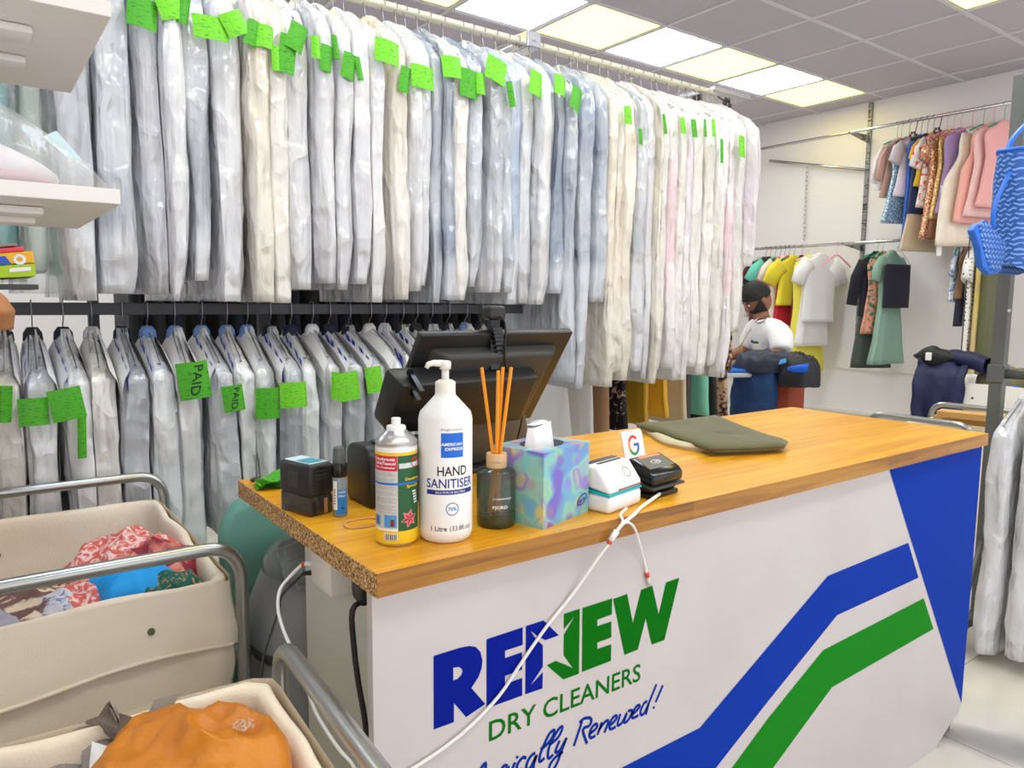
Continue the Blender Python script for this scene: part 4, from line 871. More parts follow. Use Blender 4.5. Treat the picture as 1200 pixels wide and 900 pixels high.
# bagged item on the lower shelf
zs = 1.4945
t = thing('bagged_cushion', 'folded white and pink linen in clear plastic on the lower shelf', 'bagged linen', (-.02, 1.2, zs))
lin_w = mat('white linen', (240, 232, 236), .8, bump=(40, .15)); lin_p = mat('pinkish linen', (222, 190, 196), .8, bump=(40, .15)); lin_g = mat('light grey linen', (190, 192, 200), .8, bump=(40, .15))
def pad(x0, x1, y0, y1, z0, h, m, name, seed, taper=.4):
    def fn(u, v):
        a = u*2*math.pi; ca, sa = math.cos(a), math.sin(a); e = .55
        px_, py_ = math.copysign(abs(ca)**e, ca), math.copysign(abs(sa)**e, sa)
        th = math.sin(v*math.pi)**.55 if 0 < v < 1 else 0
        rr = [.0, .97, 1.0, .96, .78, .4, .0][min(6, int(v*6.001))]
        zz = [0, 0, .35, .72, .93, 1.0, 1.0][min(6, int(v*6.001))]
        x = (x0+x1)/2 + (x1-x0)/2*px_*rr; y = (y0+y1)/2 + (y1-y0)/2*py_*rr
        k = 1 - taper*max(0, (x - x0)/(x1-x0))**5
        return (x, y, z0 + h*zz*k + (.006*noise.noise((x*14+seed, y*14, v*2)) if v > .3 else 0))
    return MB().grid(fn, 40, 7, closed_u=True).build(name, m, t, True, world=True)
pad(-.42, .120, 1.07, 1.40, zs, .034, lin_p, 'linen', 1, .5); pad(-.42, .110, 1.075, 1.40, zs + .012, .075, lin_w, 'linen', 2, .75); pad(-.42, .02, 1.08, 1.38, zs + .055, .055, lin_g, 'linen', 5, .8)
pad(-.43, .172, 1.060, 1.41, zs, .150, film_mat('clear wrapping film', (236, 240, 242), .30), 'plastic_wrap', 8, .92)
mk = MB().add([PY(50, 160, 1.10), PY(66, 153, 1.10), PY(97, 188, 1.10), PY(78, 184, 1.10)], [(0, 1, 2, 3)]).build('paper_slip', mat('pale blue paper', (198, 222, 230), .6), t, world=True, recalc=False)
# binders and folders seen between shelves
def slabth(name, label, cat, px, y, dy, m, extra=None):
    P = [PY(a, b, y) for a, b in px]; t = thing(name, label, cat, sum(P, Vector())/len(P))
    MB().prism(list(range(len(P))), lambda i, _=0: P[i], lambda i, _=0: P[i] + Vector((0, dy, 0))) if False else None
    n = len(P); mb = MB().add(P + [p + Vector((0, dy, 0)) for p in P], [tuple(range(n)), tuple(reversed(range(n, 2*n)))] + [(i, i+n, (i+1) % n + n, (i+1) % n) for i in range(n)])
    mb.build('case', m, t, world=True, bevel=.002); return t
yb = 2.02
t = slabth('box_file', 'lime green box file at the bottom of the folder pile', 'box file', [(-60, 314), (41, 309), (42, 324), (-60, 329)], yb, .22, mat('lime card', (172, 206, 30), .5))
MB().add([PY(11, 314.5, yb-.001), PY(36, 312.5, yb-.001), PY(36.5, 317, yb-.001), PY(11, 319, yb-.001)], [(0, 1, 2, 3)]).build('label', white_pl, t, world=True, recalc=False)
t = slabth('lever_arch_file', 'yellow lever arch file lying on the lime box file', 'box file', [(-60, 301), (38, 294), (41, 308), (-60, 313)], yb, .22, mat('yellow card', (240, 178, 20), .5))
c = PY(23, 304, yb-.001); MB().grid(lambda a, q: (c.x + (.012 - .006*q)*math.cos(a*6.2832), c.y, c.z + (.012 - .006*q)*math.sin(a*6.2832)), 18, 2, closed_u=True).build('finger_ring', chrome, t, world=True, recalc=False)
MB().add([PY(-60, 305, yb-.0012), PY(6, 300, yb-.0012), PY(14, 310, yb-.0012), PY(-60, 313, yb-.0012)], [(0, 1, 2, 3)]).build('blue_panel', mat('blue card', (36, 88, 190), .5), t, world=True, recalc=False)
slabth('folder', 'red and pink paper folder on top of the yellow file', 'folder', [(-60, 296), (27, 289), (29, 294), (-60, 301)], yb, .2, mat('red pink paper', (226, 66, 84), .6))
slabth('folder', 'grey folder on the very top of the folder pile', 'folder', [(-60, 289), (19, 285), (20, 288), (-60, 295)], yb+.01, .19, mat('grey card', (142, 132, 126), .6))
tt = PY(0, 329, yb).z - .006
sh = thing('wall_shelf', 'thin dark shelf holding the pile of folders', 'shelf', (-.4, yb+.1, tt))
MB().box(XL, PY(42, 327, yb).x + .004, yb-.006, yb+.26, tt-.012, tt-.001).build('board', dark_steel, sh, world=True)
MB().box(XL+.001, XL+.03, yb+.02, yb+.05, tt-.20, tt-.012).build('bracket', dark_steel, sh, world=True)
# brown arm-like shape, built as a hung garment, at the extreme left
t = thing('arm_shape', 'skin-toned tan arm shape at the left edge of the lower rail', 'coat', (-.10, 2.13, RZL), math.pi/2)
# (hangs from its own hook on the shelf underside)
loft(rows([(-.01, .02, .03), (-.04, .08, .08), (-.06, .11, .10), (-.10, .09, .09)], 16), 20, 77, fold=.02, power=.8).build('coat', mat('skin-toned tan', (176, 118, 74), .85, bump=(60, .2)), t, True)
t.location = (PY(-13, 360, 1.95).x, 1.95, RZL + .045)
MB().tube(hook_pts(.03, .012), .0018, 5).build('hook', wire_m, t, True)

# green garments under clear film beside the shelf
green_c = mat('bottle green cloth', (34, 122, 92), .8, bump=(50, .2)); teal_c = mat('teal cloth', (40, 148, 150), .8, bump=(50, .2))
GR = [(.235, 2.23, 'green garment under clear film hanging just right of the shelves', green_c, .10, .125, 1.36, 2.2), (.15, 2.20, 'pale green-grey garment under clear film behind the shelf end', mat('pale sage cloth', (186, 204, 190), .8), .09, .12, 1.37, 2.2), (.06, 2.25, 'teal garment in clear film hanging behind the shelves', teal_c, .10, .13, 1.40, 2.2)]
for gi, (x, y, lb_, m, hw, th_, zb, zt) in enumerate(GR):
    t = thing('film_wrapped_garment', lb_, 'wrapped garment', (x, RY, RZU), math.pi/2 + .12*(gi-1))
    L_ = RZU - zb
    k = [(-.08, .02, .02), (-.12, .06, .04), (-.19, .17, .055), (-.3, .21, .06), (-L_+.06, .21, .07)]
    loft(rows(k, 24), 30, 500 + gi, fold=.02, power=.6).build('garment', m, t, True)
    k = [(-.07, .025, .03), (-.12, .07, .05), (-.19, .19, .075), (-.3, .235, .08), (-L_, .24, .095)]
    loft(rows(k, 40), 40, 520 + gi, fold=.024, crinkle=.02, power=.55).build('clear_film', film_mat('hazy garment film', (222, 228, 226), .30), t, True)
    hanger(t, wire_m, w=.19, drop=.09)

# canvas laundry carts
canvas = mat('cream canvas', (238, 225, 205), .8, bump=(240, .12), var=((228, 212, 188), 5, .45, .7)); canvas_in = canvas
steel_g = mat('satin steel tube', (176, 178, 176), .28, .9); rivet_m = mat('steel rivet', (120, 116, 100), .35, .9); rubber = mat('grey rubber', (70, 70, 72), .7)
def cart(name, label, x0, x1, y0, y1, zr, zb=.22, bars='x', bar_z=.075, bar_in=.0, seed=0, m=canvas, roll=.016, flap=.13, rz=0.0, rail_m=None, ext=.028):
    """canvas bag slung in a tube frame. bars along 'x' (on the y sides) or along 'y'"""
    t = thing(name, label, 'laundry cart', ((x0+x1)/2, (y0+y1)/2, 0), rz)
    cx, cy = (x0+x1)/2, (y0+y1)/2; w, d = (x1-x0)/2, (y1-y0)/2; rail_m = rail_m or steel_g
    def ring(u, sx, sy, rr=.028):
        # rounded rectangle by arc parameter
        per = 2*(2*sx-2*rr) + 2*(2*sy-2*rr) + 2*math.pi*rr; s = (u % 1.0)*per
        segs = [((-sx+rr, -sy), (1, 0), 2*sx-2*rr), ('c', (sx-rr, -sy+rr), -90), ((sx, -sy+rr), (0, 1), 2*sy-2*0-2*rr), ('c', (sx-rr, sy-rr), 0), ((sx-rr, sy), (-1, 0), 2*sx-2*rr), ('c', (-sx+rr, sy-rr), 90), ((-sx, sy-rr), (0, -1), 2*sy-2*rr), ('c', (-sx+rr, -sy+rr), 180)]
        for g in segs:
            L_ = math.pi*rr/2 if g[0] == 'c' else g[2]
            if s <= L_ + 1e-9:
                if g[0] == 'c': a = math.radians(g[2] + 90*s/L_); return (g[1][0] + rr*math.cos(a), g[1][1] + rr*math.sin(a))
                return (g[0][0] + g[1][0]*s, g[0][1] + g[1][1]*s)
            s -= L_
        return (-sx+rr, -sy)
    def bag(u, v):
        # v 0..1: inside bottom centre -> inside wall -> over rim -> outside flap -> outside wall -> bottom
        z_in = zb + .02
        if v < .12: q = v/.12; a, b = ring(u, (w-.03)*max(q, .02), (d-.03)*max(q, .02), .05*max(q, .02)); z = z_in; off = 0
        elif v < .45: q = (v-.12)/.33; a, b = ring(u, w-.03+.010*q, d-.03+.010*q); z = z_in + (zr-z_in-.01)*q
        elif v < .58: q = (v-.45)/.13*math.pi; a, b = ring(u, w-.010-.012*math.cos(q)+.004, d-.010-.012*math.cos(q)+.004); z = zr - .01 + .018*math.sin(q)
        elif v < .92: q = (v-.58)/.34; bl = .010*math.sin(q*3.1); a, b = ring(u, w+.004-.02*q+bl, d+.004-.02*q+bl); z = zr - .01 - (zr-.01-zb)*q
        else: q = (v-.92)/.08; a, b = ring(u, (w-.02)*(1-q*.98), (d-.02)*(1-q*.98), .05*(1-q*.98)); z = zb - .002
        wr = noise.noise((a*6+seed, b*6, z*7)); wr2 = (1-abs(noise.noise((a*5+seed*2, b*5, z*4))))**4
        k = .017 if .13 < v < .92 else 0
        l = math.hypot(a, b) or 1; s = 1 + (k*wr + k*.6*wr2)/l
        return (a*s, b*s, z + (.006*noise.noise((a*7, b*7, seed)) if .4 < v < .62 else 0))
    MB().grid(bag, 96, 44, closed_u=True).build('canvas_bag', m, t, True)
    # folded-over band with its stitched hem
    def band(u, v):
        a, b = ring(u, w + .008, d + .008); wv = .010*math.sin(u*34 + seed) + .010*noise.noise((a*5, b*5, seed))
        z = zr + .006 - (flap + wv)*v; o = .005 + .013*v + .010*noise.noise((a*6+seed, b*6, v*2))*min(1, v*2); l = math.hypot(a, b)
        return (a*(1+o/l), b*(1+o/l), z)
    MB().grid(band, 110, 8, closed_u=True).build('folded_band', m, t, True)
    MB().tube([Vector(band(i/90, 1.0)) for i in range(90)], .0042, 6, closed=True).build('stitched_hem', m, t, True)
    nr = 0
    for i in range(14):
        a, b, z = band((i + .35)/14, .55); l = math.hypot(a, b); o = Vector((a/l, b/l, 0)) if abs(abs(a) - w) > .02 and abs(abs(b) - d) > .02 else (Vector((0, math.copysign(1, b), 0)) if abs(abs(b) - d) < .03 else Vector((math.copysign(1, a), 0, 0)))
        c = Vector((a, b, z))
        MB().tube([c - o*.002, c + o*.004], [.0075, .006], 10).build('rivet', rivet_m, t)
    for i in range(14):
        a, b = ring((i + .35)/14, w-.024, d-.024); c = Vector((a, b, zr - .075)); o = Vector((0, -math.copysign(1, b), 0)) if abs(abs(b) - d) < .03 else Vector((-math.copysign(1, a), 0, 0))
        MB().tube([c - o*.012, c + o*.012], [.0075, .006], 10).build('rivet', rivet_m, t)
    # tube frame
    fz = zb - .03
    MB().tube(round_path([(-w, -d, fz), (w, -d, fz), (w, d, fz), (-w, d, fz), (-w, -d + .001, fz)], .05), .012, 8).build('base_frame', rail_m, t, True)
    for sgn in (-1, 1):
        e = ext
        if bars == 'x': pts = [(-w-e, sgn*(d-bar_in), fz), (-w-e, sgn*(d-bar_in), zr+bar_z), (w+e, sgn*(d-bar_in), zr+bar_z), (w+e, sgn*(d-bar_in), fz)]
        else: pts = [(sgn*(w-bar_in), -d-e, fz), (sgn*(w-bar_in), -d-e, zr+bar_z), (sgn*(w-bar_in), d+e, zr+bar_z), (sgn*(w-bar_in), d+e, fz)]
        MB().tube(round_path(pts, .075, 8), .0135, 12).build('handle_bar', rail_m, t, True)
    for a in (-1, 1):
        for b in (-1, 1):
            x, y = a*(w-.05), b*(d-.05)
            c = MB().box(x-.018, x+.018, y-.02, y+.02, .085, fz).build('caster_fork', rail_m, t, bevel=.003)
            MB().tube([(x-.014, y, .05), (x+.014, y, .05)], .05, 16).build('wheel', rubber, c, 'auto')
    return t
c1 = cart('laundry_cart', 'cream canvas laundry cart holding patterned clothes, left of the counter', -.62, .385, 1.485, 2.215, .795, bars='x', bar_z=.075, seed=3)
c2 = cart('laundry_cart', 'nearest cream canvas laundry cart with orange cloth, at bottom left', -.62, .305, .36, 1.075, .795, bars='y', bar_z=.022, bar_in=-.045, seed=9, flap=.10, rz=-.05, ext=.085)
# clothes in the carts: crumpled heaps, one object per piece
def heap(name, label, cat, c, r, h, m, seed, rot=0.0, squash=1.0, lift=0.0, sharp=1.0, flat=.7, irr=.30):
    t_ = thing(name, label, cat, c, rot)
    def fn(u, v):
        a = u*2*math.pi; q = v
        prof = math.cos(min(q, 1)*math.pi/2)**flat if q < 1 else 0
        rr = r*(1 + irr*noise.noise((math.cos(a)*1.4+seed, math.sin(a)*1.4, 1)))*math.sin(q*math.pi/2)**.8
        x = rr*math.cos(a); y = rr*math.sin(a)*squash
        cr = (1-abs(noise.noise((x*11+seed, y*11, seed))))**3*.022 + (1-abs(noise.noise((x*24+seed, y*24 - x*9, seed))))**4*.012 + .016*noise.noise((x*9, y*9, seed*3))
        return (x, y, h*prof + cr*sharp*min(1, (1-q)*4 + .25) - (.02 if q > .97 else 0))
    mb = MB().grid(fn, 46, 22, closed_u=True); o = mb.build('cloth', m, t_, True); return t_
heap('crumpled_cloth', 'brown and cream leaf-print cloth in the left cart', 'cloth', (.06, 1.70, .62), .17, .14, print_mat('brown leaf print', (112, 78, 76), (216, 196, 168), 9, .5, .56, stretch=(1, 2.4, 1)), 4, squash=.75)
heap('crumpled_cloth', 'coral and white paisley cloth in the left cart', 'cloth', (.20, 1.66, .62), .15, .15, print_mat('coral paisley', (206, 92, 84), (238, 204, 198), 42, .46, .58), 11)
heap('crumpled_cloth', 'bright cyan blue cloth in the left cart', 'cloth', (.232, 1.64, .675), .095, .125, mat('cyan cloth', (0, 150, 224), .7, bump=(30, .3)), 21, sharp=.7)
heap('crumpled_cloth', 'dark red and peach print cloth at the right end of the cart', 'cloth', (.305, 1.74, .66), .11, .14, print_mat('maroon swirl print', (142, 38, 60), (236, 150, 128), 14, .45, .6), 33)
heap('crumpled_cloth', 'green and orange speckled cloth in the left cart', 'cloth', (.295, 1.59, .70), .075, .075, print_mat('green speckle print', (12, 92, 78), (214, 150, 80), 70, .56, .66), 41)
heap('crumpled_cloth', 'pink paisley cloth rising at the back of the left cart', 'cloth', (.26, 1.86, .62), .13, .18, MATS['coral paisley'], 51)
heap('crumpled_cloth', 'white and blue speckled cloth between brown and coral pieces', 'cloth', (.12, 1.64, .64), .07, .12, print_mat('blue speckle print', (206, 206, 214), (92, 110, 170), 50, .5, .6), 61)
heap('crumpled_cloth', 'grey lilac cloth at the left edge of the cart', 'cloth', (-.04, 1.60, .64), .12, .12, mat('lilac grey cloth', (156, 152, 168), .8, bump=(30, .3)), 71)
o = heap('orange_garment', 'orange satin garment with sparkling brooch on the nearest cart', 'cloth', (.184, .885, .695), .112, .135, mat('orange satin', (202, 122, 4), .45, bump=(14, .9), var=((168, 88, 4), 5, .45, .7)), 83, squash=1.2, sharp=.8, flat=.28, irr=.12)
br = MB(); rb = random.Random(3)
BC = PZ(286, 866, .825) - Vector((.184, .885, .695))
BC.z = max((v.co.z for v in o.children[0].data.vertices if (v.co.xy - BC.xy).length < .018), default=.15) + .001
for k in range(46):
    a, q = rb.uniform(0, 6.28), rb.random()**.7*.012; bx_, by_ = BC.x + q*math.cos(a), BC.y + q*math.sin(a)*1.2; br.box(bx_-.0009, bx_+.0009, by_-.0009, by_+.0009, BC.z-.002, BC.z + .0005)
bo = br.build('brooch', mat('silver sequins', (246, 236, 216), .2, .6), o); bo['kind'] = 'stuff'
gcot = mat('taupe grey cotton', (150, 142, 138), .8, bump=(200, .15)); gdk = mat('grey brown cotton', (128, 116, 106), .8, bump=(200, .15), sheen=.2)
t = thing('grey_shirt', 'crumpled grey shirt with white lining in the nearest cart', 'shirt', (.06, .92, .70))
def panel(pts, m, name, par, bulge=.012, seed=0, th=.004, n=10):
    """cloth panel through four corners with a bulge, given thickness"""
    a, b, c, d = [Vector(p) for p in pts]; nrm = (b-a).cross(d-a).normalized()
    def fn(u, v, o=0): p = (a*(1-u) + b*u)*(1-v) + (d*(1-u) + c*u)*v; return p + nrm*(bulge*math.sin(u*3.14)*math.sin(v*3.14) + .008*noise.noise((p.x*18+seed, p.y*18, p.z*18)) + o)
    return MB().grid(lambda u, v: fn(u, v), n, n).grid(lambda u, v: fn(1-u, v, -th), n, n).build(name, m, par, True, world=True, recalc=False)
panel([PZ(15, 935, .74), PZ(98, 930, .74), PZ(95, 846, .80), PZ(45, 885, .77)], gcot, 'shirt_front', t, .02, 1)
panel([PZ(95, 846, .80), PZ(98, 925, .76), PZ(150, 905, .76), PZ(158, 872, .77)], gcot, 'shirt_back', t, .012, 2)
panel([PZ(96, 848, .80), PZ(155, 880, .775), PZ(158, 868, .785), PZ(112, 843, .81)], gdk, 'collar', t, .006, 3)
panel([PZ(113, 843, .80), PZ(150, 867, .795), PZ(164, 848, .80), PZ(118, 836, .83)], gdk, 'cuff', t, .012, 4)
panel([PZ(118, 838, .825), PZ(130, 819, .850), PZ(141, 842, .82), PZ(140, 852, .81)], gdk, 'cuff', t, .012, 5)
panel([PZ(100, 940, .76), PZ(150, 935, .76), PZ(146, 882, .785), PZ(108, 869, .795)], mat('white lining cloth', (240, 240, 244), .8, bump=(40, .4)), 'lining', t, .016, 6)
panel([PZ(130, 920, .77), PZ(152, 915, .77), PZ(150, 888, .79), PZ(132, 892, .79)], gcot, 'sleeve_end', t, .014, 7)
t = thing('belt_strip', 'folded grey-brown fabric belt hung over the nearest cart rim', 'belt', (.15, 1.05, .80))
panel([PZ(167, 852, .80), PZ(196, 842, .80), PZ(210, 813, .818), PZ(180, 822, .818)], gdk, 'strip', t, .004, 9)
heap('white_cloth', 'crumpled white cloth under the orange garment', 'cloth', (.10, .86, .63), .14, .10, mat('white cotton heap', (238, 238, 242), .8, bump=(40, .4)), 91)
heap('white_cloth', 'pale blue and white cloth at the bottom left corner', 'cloth', (-.035, .97, .70), .06, .10, mat('pale blue cotton heap', (206, 214, 236), .8, bump=(40, .4)), 97)

# teal chair behind the counter end
t = thing('office_chair', 'teal upholstered chair behind the raw counter end', 'chair', (.62, 1.80, 0))
teal_up = mat('teal upholstery', (106, 160, 148), .85, bump=(300, .2)); cg = mat('grey chair plastic', (92, 96, 98), .5)
def rslab(x0, x1, z0, z1, y0, y1, rr, tilt=0.0):
    pts = []
    for (cx_, cz_, a0) in ((x1-rr, z1-rr, 0), (x0+rr, z1-rr, 90), (x0+rr, z0+rr, 180), (x1-rr, z0+rr, 270)):
        for k in range(7): a = math.radians(a0 + 15*k); pts.append((cx_ + rr*math.cos(a), cz_ + rr*math.sin(a)))
    return MB().prism(pts, lambda a, b: (a, y0 + tilt*(b-z0), b), lambda a, b: (a, y1 + tilt*(b-z0), b))
rslab(.445, .88, .50, .895, 1.72, 1.79, .10, .05).build('backrest', teal_up, t, True if 0 else 'auto', bevel=.02, segs=3, world=True)
MB().box(.445, .88, 1.80, 2.16, .40, .49).build('seat', teal_up, t, 'auto', bevel=.03, segs=3, world=True)
MB().tube([(.67, 1.98, .40), (.67, 1.98, .08)], .025, 12).build('gas_lift', cg, t, True, world=True)
MB().box(.64, .70, 1.79, 1.83, .36, .62).build('back_support', cg, t, world=True, bevel=.01); MB().box(.64, .70, 1.80, 2.0, .34, .38).build('seat_bar', cg, t, world=True, bevel=.008)
for k in range(5):
    a = k*1.2566 + .4; e = Vector((.67 + .22*math.cos(a), 1.98 + .17*math.sin(a), .07))
    l = MB().tube([(.67, 1.98, .10), e], [.022, .014], 8).build('leg', cg, t, True, world=True)
    MB().tube([(e.x-.012, e.y, .03), (e.x+.012, e.y, .03)], .03, 14).build('wheel', rubber, t, 'auto', world=True)
# grey domed machine
t = thing('steam_cleaner', 'grey rounded machine with clear dome under the counter end', 'appliance', (.56, 1.50, 0))
gm = mat('grey moulded plastic', (138, 142, 146), .4); lgm = mat('light grey moulded plastic', (176, 180, 184), .35)
def blob(prof, n, c, sx=1.0, sy=1.0): return MB().lathe([(r_, z_) for r_, z_ in prof], n) if False else MB().grid(lambda u, v: (c[0] + sx*prof[int(round(v*(len(prof)-1)))][0]*math.cos(u*6.2832), c[1] + sy*prof[int(round(v*(len(prof)-1)))][0]*math.sin(u*6.2832), prof[int(round(v*(len(prof)-1)))][1]), n, len(prof), closed_u=True)
blob([(.0, .12), (.13, .12), (.15, .16), (.155, .45), (.16, .62), (.15, .70), (.12, .76), (.08, .79), (.0, .80)], 32, (.575, 1.555), .8, 1.0).build('body', gm, t, True, world=True)
blob([(.158, .60), (.162, .605), (.162, .618), (.158, .622)], 32, (.575, 1.555), .82, 1.02).build('seam_ring', dark_pl, t, True, world=True)
blob([(.0, .775), (.09, .775), (.105, .785), (.10, .81), (.075, .838), (.04, .85), (.0, .853)], 28, (.575, 1.52), 1.0, 1.1).build('dome', mat('clear dome plastic', (190, 204, 206), .08, trans=.75), t, True, world=True)
for k in range(4): MB().prism([(1.445 + k*.030, .760 + k*.014), (1.472 + k*.030, .772 + k*.014), (1.472 + k*.030, .782 + k*.014), (1.445 + k*.030, .770 + k*.014)], lambda a, b: (.515, a, b), lambda a, b: (.625, a, b)).build('vent_slat', lgm, t, world=True, bevel=.002)
MB().box(.52, .60, 1.402, 1.414, .742, .752).build('latch', black_gl, t, world=True, bevel=.002)
for a in (-1, 1):
    for b in (-1, 1): MB().tube([(.575 + a*.08 - .012, 1.555 + b*.1, .06), (.575 + a*.08 + .012, 1.555 + b*.1, .06)], .06, 16).build('wheel', rubber, t, 'auto', world=True)
# ------------------------------------------------------------------ right: wall rails, clothes, carts, post rack, person
zinc = mat('slotted zinc strip', (150, 150, 150), .4, .7, var=((70, 70, 72), 60, .56, .6), stretch=(.2, .2, 1.2))
RX = 5.95
t = thing('wall_rail_system', 'slotted wall strip with two chrome hanging rails on the end wall', 'hanging rail', (XW, 3.41, 0))
ys = PX(1012, 260, XW-.02).y
MB().box(XW-.022, XW-.001, ys-.016, ys+.016, 1.075, CEIL-.005).build('slotted_strip', zinc, t, world=True)
for z in (2.766, 1.862):
    MB().tube([(RX, YB-.001, z), (RX, 2.0, z)], .0125, 10).build('rail', chrome, t, True, world=True)
    MB().prism([(RX-.02, z-.008), (XW-.02, z-.05), (XW-.02, z+.02), (RX-.02, z+.004)], lambda a, b: (a, ys-.005, b), lambda a, b: (a, ys+.005, b)).build('bracket', zinc, t, world=True)
    MB().prism([(RX-.02, z-.008), (XW-.002, z-.05), (XW-.002, z+.02), (RX-.02, z+.004)], lambda a, b: (a, 2.10, b), lambda a, b: (a, 2.11, b)).build('bracket', zinc, t, world=True)
a, b = PX(902, 188.5, XW-.05), PX(1012, 199, XW-.05)
t = thing('wall_bar', 'short chrome bar on the end wall carrying a chain', 'bar', b)
MB().tube([a, b], .014, 8).build('bar', chrome, t, True, world=True)
for p in (a, b): MB().tube([p, (XW-.001, p.y, p.z)], .008, 6).build('peg', chrome, t, True, world=True)
t = thing('chain', 'steel chain hanging from the short wall bar', 'chain', PX(945, 200, XW-.05))
a, b = PX(946, 197, XW-.05), PX(942, 281, XW-.05); n = 17
for k in range(n):
    c = a.lerp(b, (k+.5)/n); l = (a-b).length/n*.72; s = k % 2
    pts = [(c.x + (0 if s else .011*math.cos(q*.785)), c.y + (.011*math.cos(q*.785) if s else 0), c.z + l*math.sin(q*.785)) for q in range(8)]
    MB().tube(pts, .0032, 5, closed=True).build('chain_link', chrome, t, True, world=True)

def sleeves(mb, hw, z_sh, out, drop, r0, r1, th=.55):
    for s in (-1, 1):
        mb.tube([(s*hw*.72, 0, z_sh+.005), (s*(hw + out*.4), 0, z_sh - drop*.35), (s*(hw + out), 0, z_sh - drop)], [r0, (r0+r1)/2, r1], 12, up=(0, 1, 0), flat=th)
HM = {'green': mat('green plastic hanger', (10, 160, 106), .4), 'pink': mat('pink plastic hanger', (242, 150, 176), .4), 'black': mat('black plastic hanger', (30, 30, 32), .45), 'white': mat('white plastic hanger', (236, 236, 238), .4), 'wire': wire_m}
def press(mb, lim):
    if lim:
        for v in mb.v: v.y = lim*math.tanh(v.y/lim)
def limit(pxs, k, row, ang, x=None):
    """half the gap to the nearer neighbour on the rail, square to the garment"""
    ys = [PX(p, row, RX).y for p in pxs]; g = [abs(ys[j] - ys[k]) for j in (k-1, k+1) if 0 <= j < len(ys)]
    return min(g)*math.cos(ang)*.5 - .0015
def hung(name, label, cat, x, y, zr, L_, hw, th, m, hg='pink', rz=0.0, slv=None, flare=1.25, waist=.86, shoulder=.10, seed=1, group=None, ripple=.02, drop=.09, kr=4, kind='plain', bottom=None, fold=.014, lim=None):
    t = thing(name, label, cat, (x, y, zr), rz, group)
    d = drop
    if kind == 'strap':   # strappy dress: narrow bodice
        k = [(-d-.05, hw*.55, .03), (-d-.12, hw*.62, th*.8), (-d-.2, hw*waist*.7, th*.8), (-L_*.55, hw*flare*.8, th), (-L_, hw*flare, th*1.25)]
    elif kind == 'skirt':
        k = [(-d-.10, hw*.7, th*.6), (-d-.16, hw*.75, th*.8), (-L_, hw*flare, th*1.3)]
    elif kind == 'trousers':
        k = [(-d-.085, hw, .035), (-d-.1, hw, th), (-L_*.6, hw*.98, th), (-L_, hw*.95, th*.85)]
    else:
        k = [(-d+.004, hw*.22, .03), (-d-.03, hw*.45, th*.7), (-d-.07, hw*.92, th*.8), (-d-.12, hw, th), (-d - (L_-d)*.42, hw*waist, th), (-L_*.8, hw*(waist+flare)/2, th*1.1), (-L_, hw*flare, th*1.2)]
    mb = loft(rows(k, 22), 32, seed, fold=fold, ripple=ripple, power=.7, kr=kr)
    if slv: sleeves(mb, hw, -d-.09, slv[0], slv[1], slv[2], slv[3])
    press(mb, lim)
    mb.build('garment', m, t, True)
    if bottom:
        bl, bm, bf = bottom; bl = max(bl + .10, L_ + .08)
        lo_ = loft(rows([(-L_+.03, hw*flare*.85, th*.9), (-bl, hw*bf, th*1.3)], 10), 30, seed+5, ripple=.02, power=.7, kr=kr+1); press(lo_, lim); lo_.build('lower_layer', bm, t, True)
    hanger(t, HM[hg], w=round(hw*.85, 2), drop=d, fall=.05, thick=.0018 if hg == 'wire' else .0055, rail_r=.0165, kind='plastic' if hg != 'wire' else 'wire')
    return t
seq_b = print_mat('pale blue sequins', (120, 158, 186), (224, 238, 246), 90, .5, .68, 'vor'); seq_r = print_mat('rose gold sequins', (178, 104, 70), (255, 224, 190), 80, .45, .75, 'vor'); seq_g = print_mat('gold sequins', (186, 142, 84), (240, 212, 150), 80, .45, .75, 'vor')
for m_ in (seq_b, seq_r, seq_g): m_.node_tree.nodes['Principled BSDF'].inputs['Roughness'].default_value = .25; m_.node_tree.nodes['Principled BSDF'].inputs['Metallic'].default_value = .35
flo = print_mat('red and orange floral on white', (226, 70, 50), (246, 238, 236), 16, .40, .46, 'noise', c3=(246, 236, 232)); tul = mat('cream tulle', (232, 218, 200), .8, var=((244, 234, 220), 6, .4, .7))
def CL(n, c, r=.8): return mat(n, c, r, bump=(60, .12), sheen=.1)
K = 'small clothes on the upper end-wall rail'
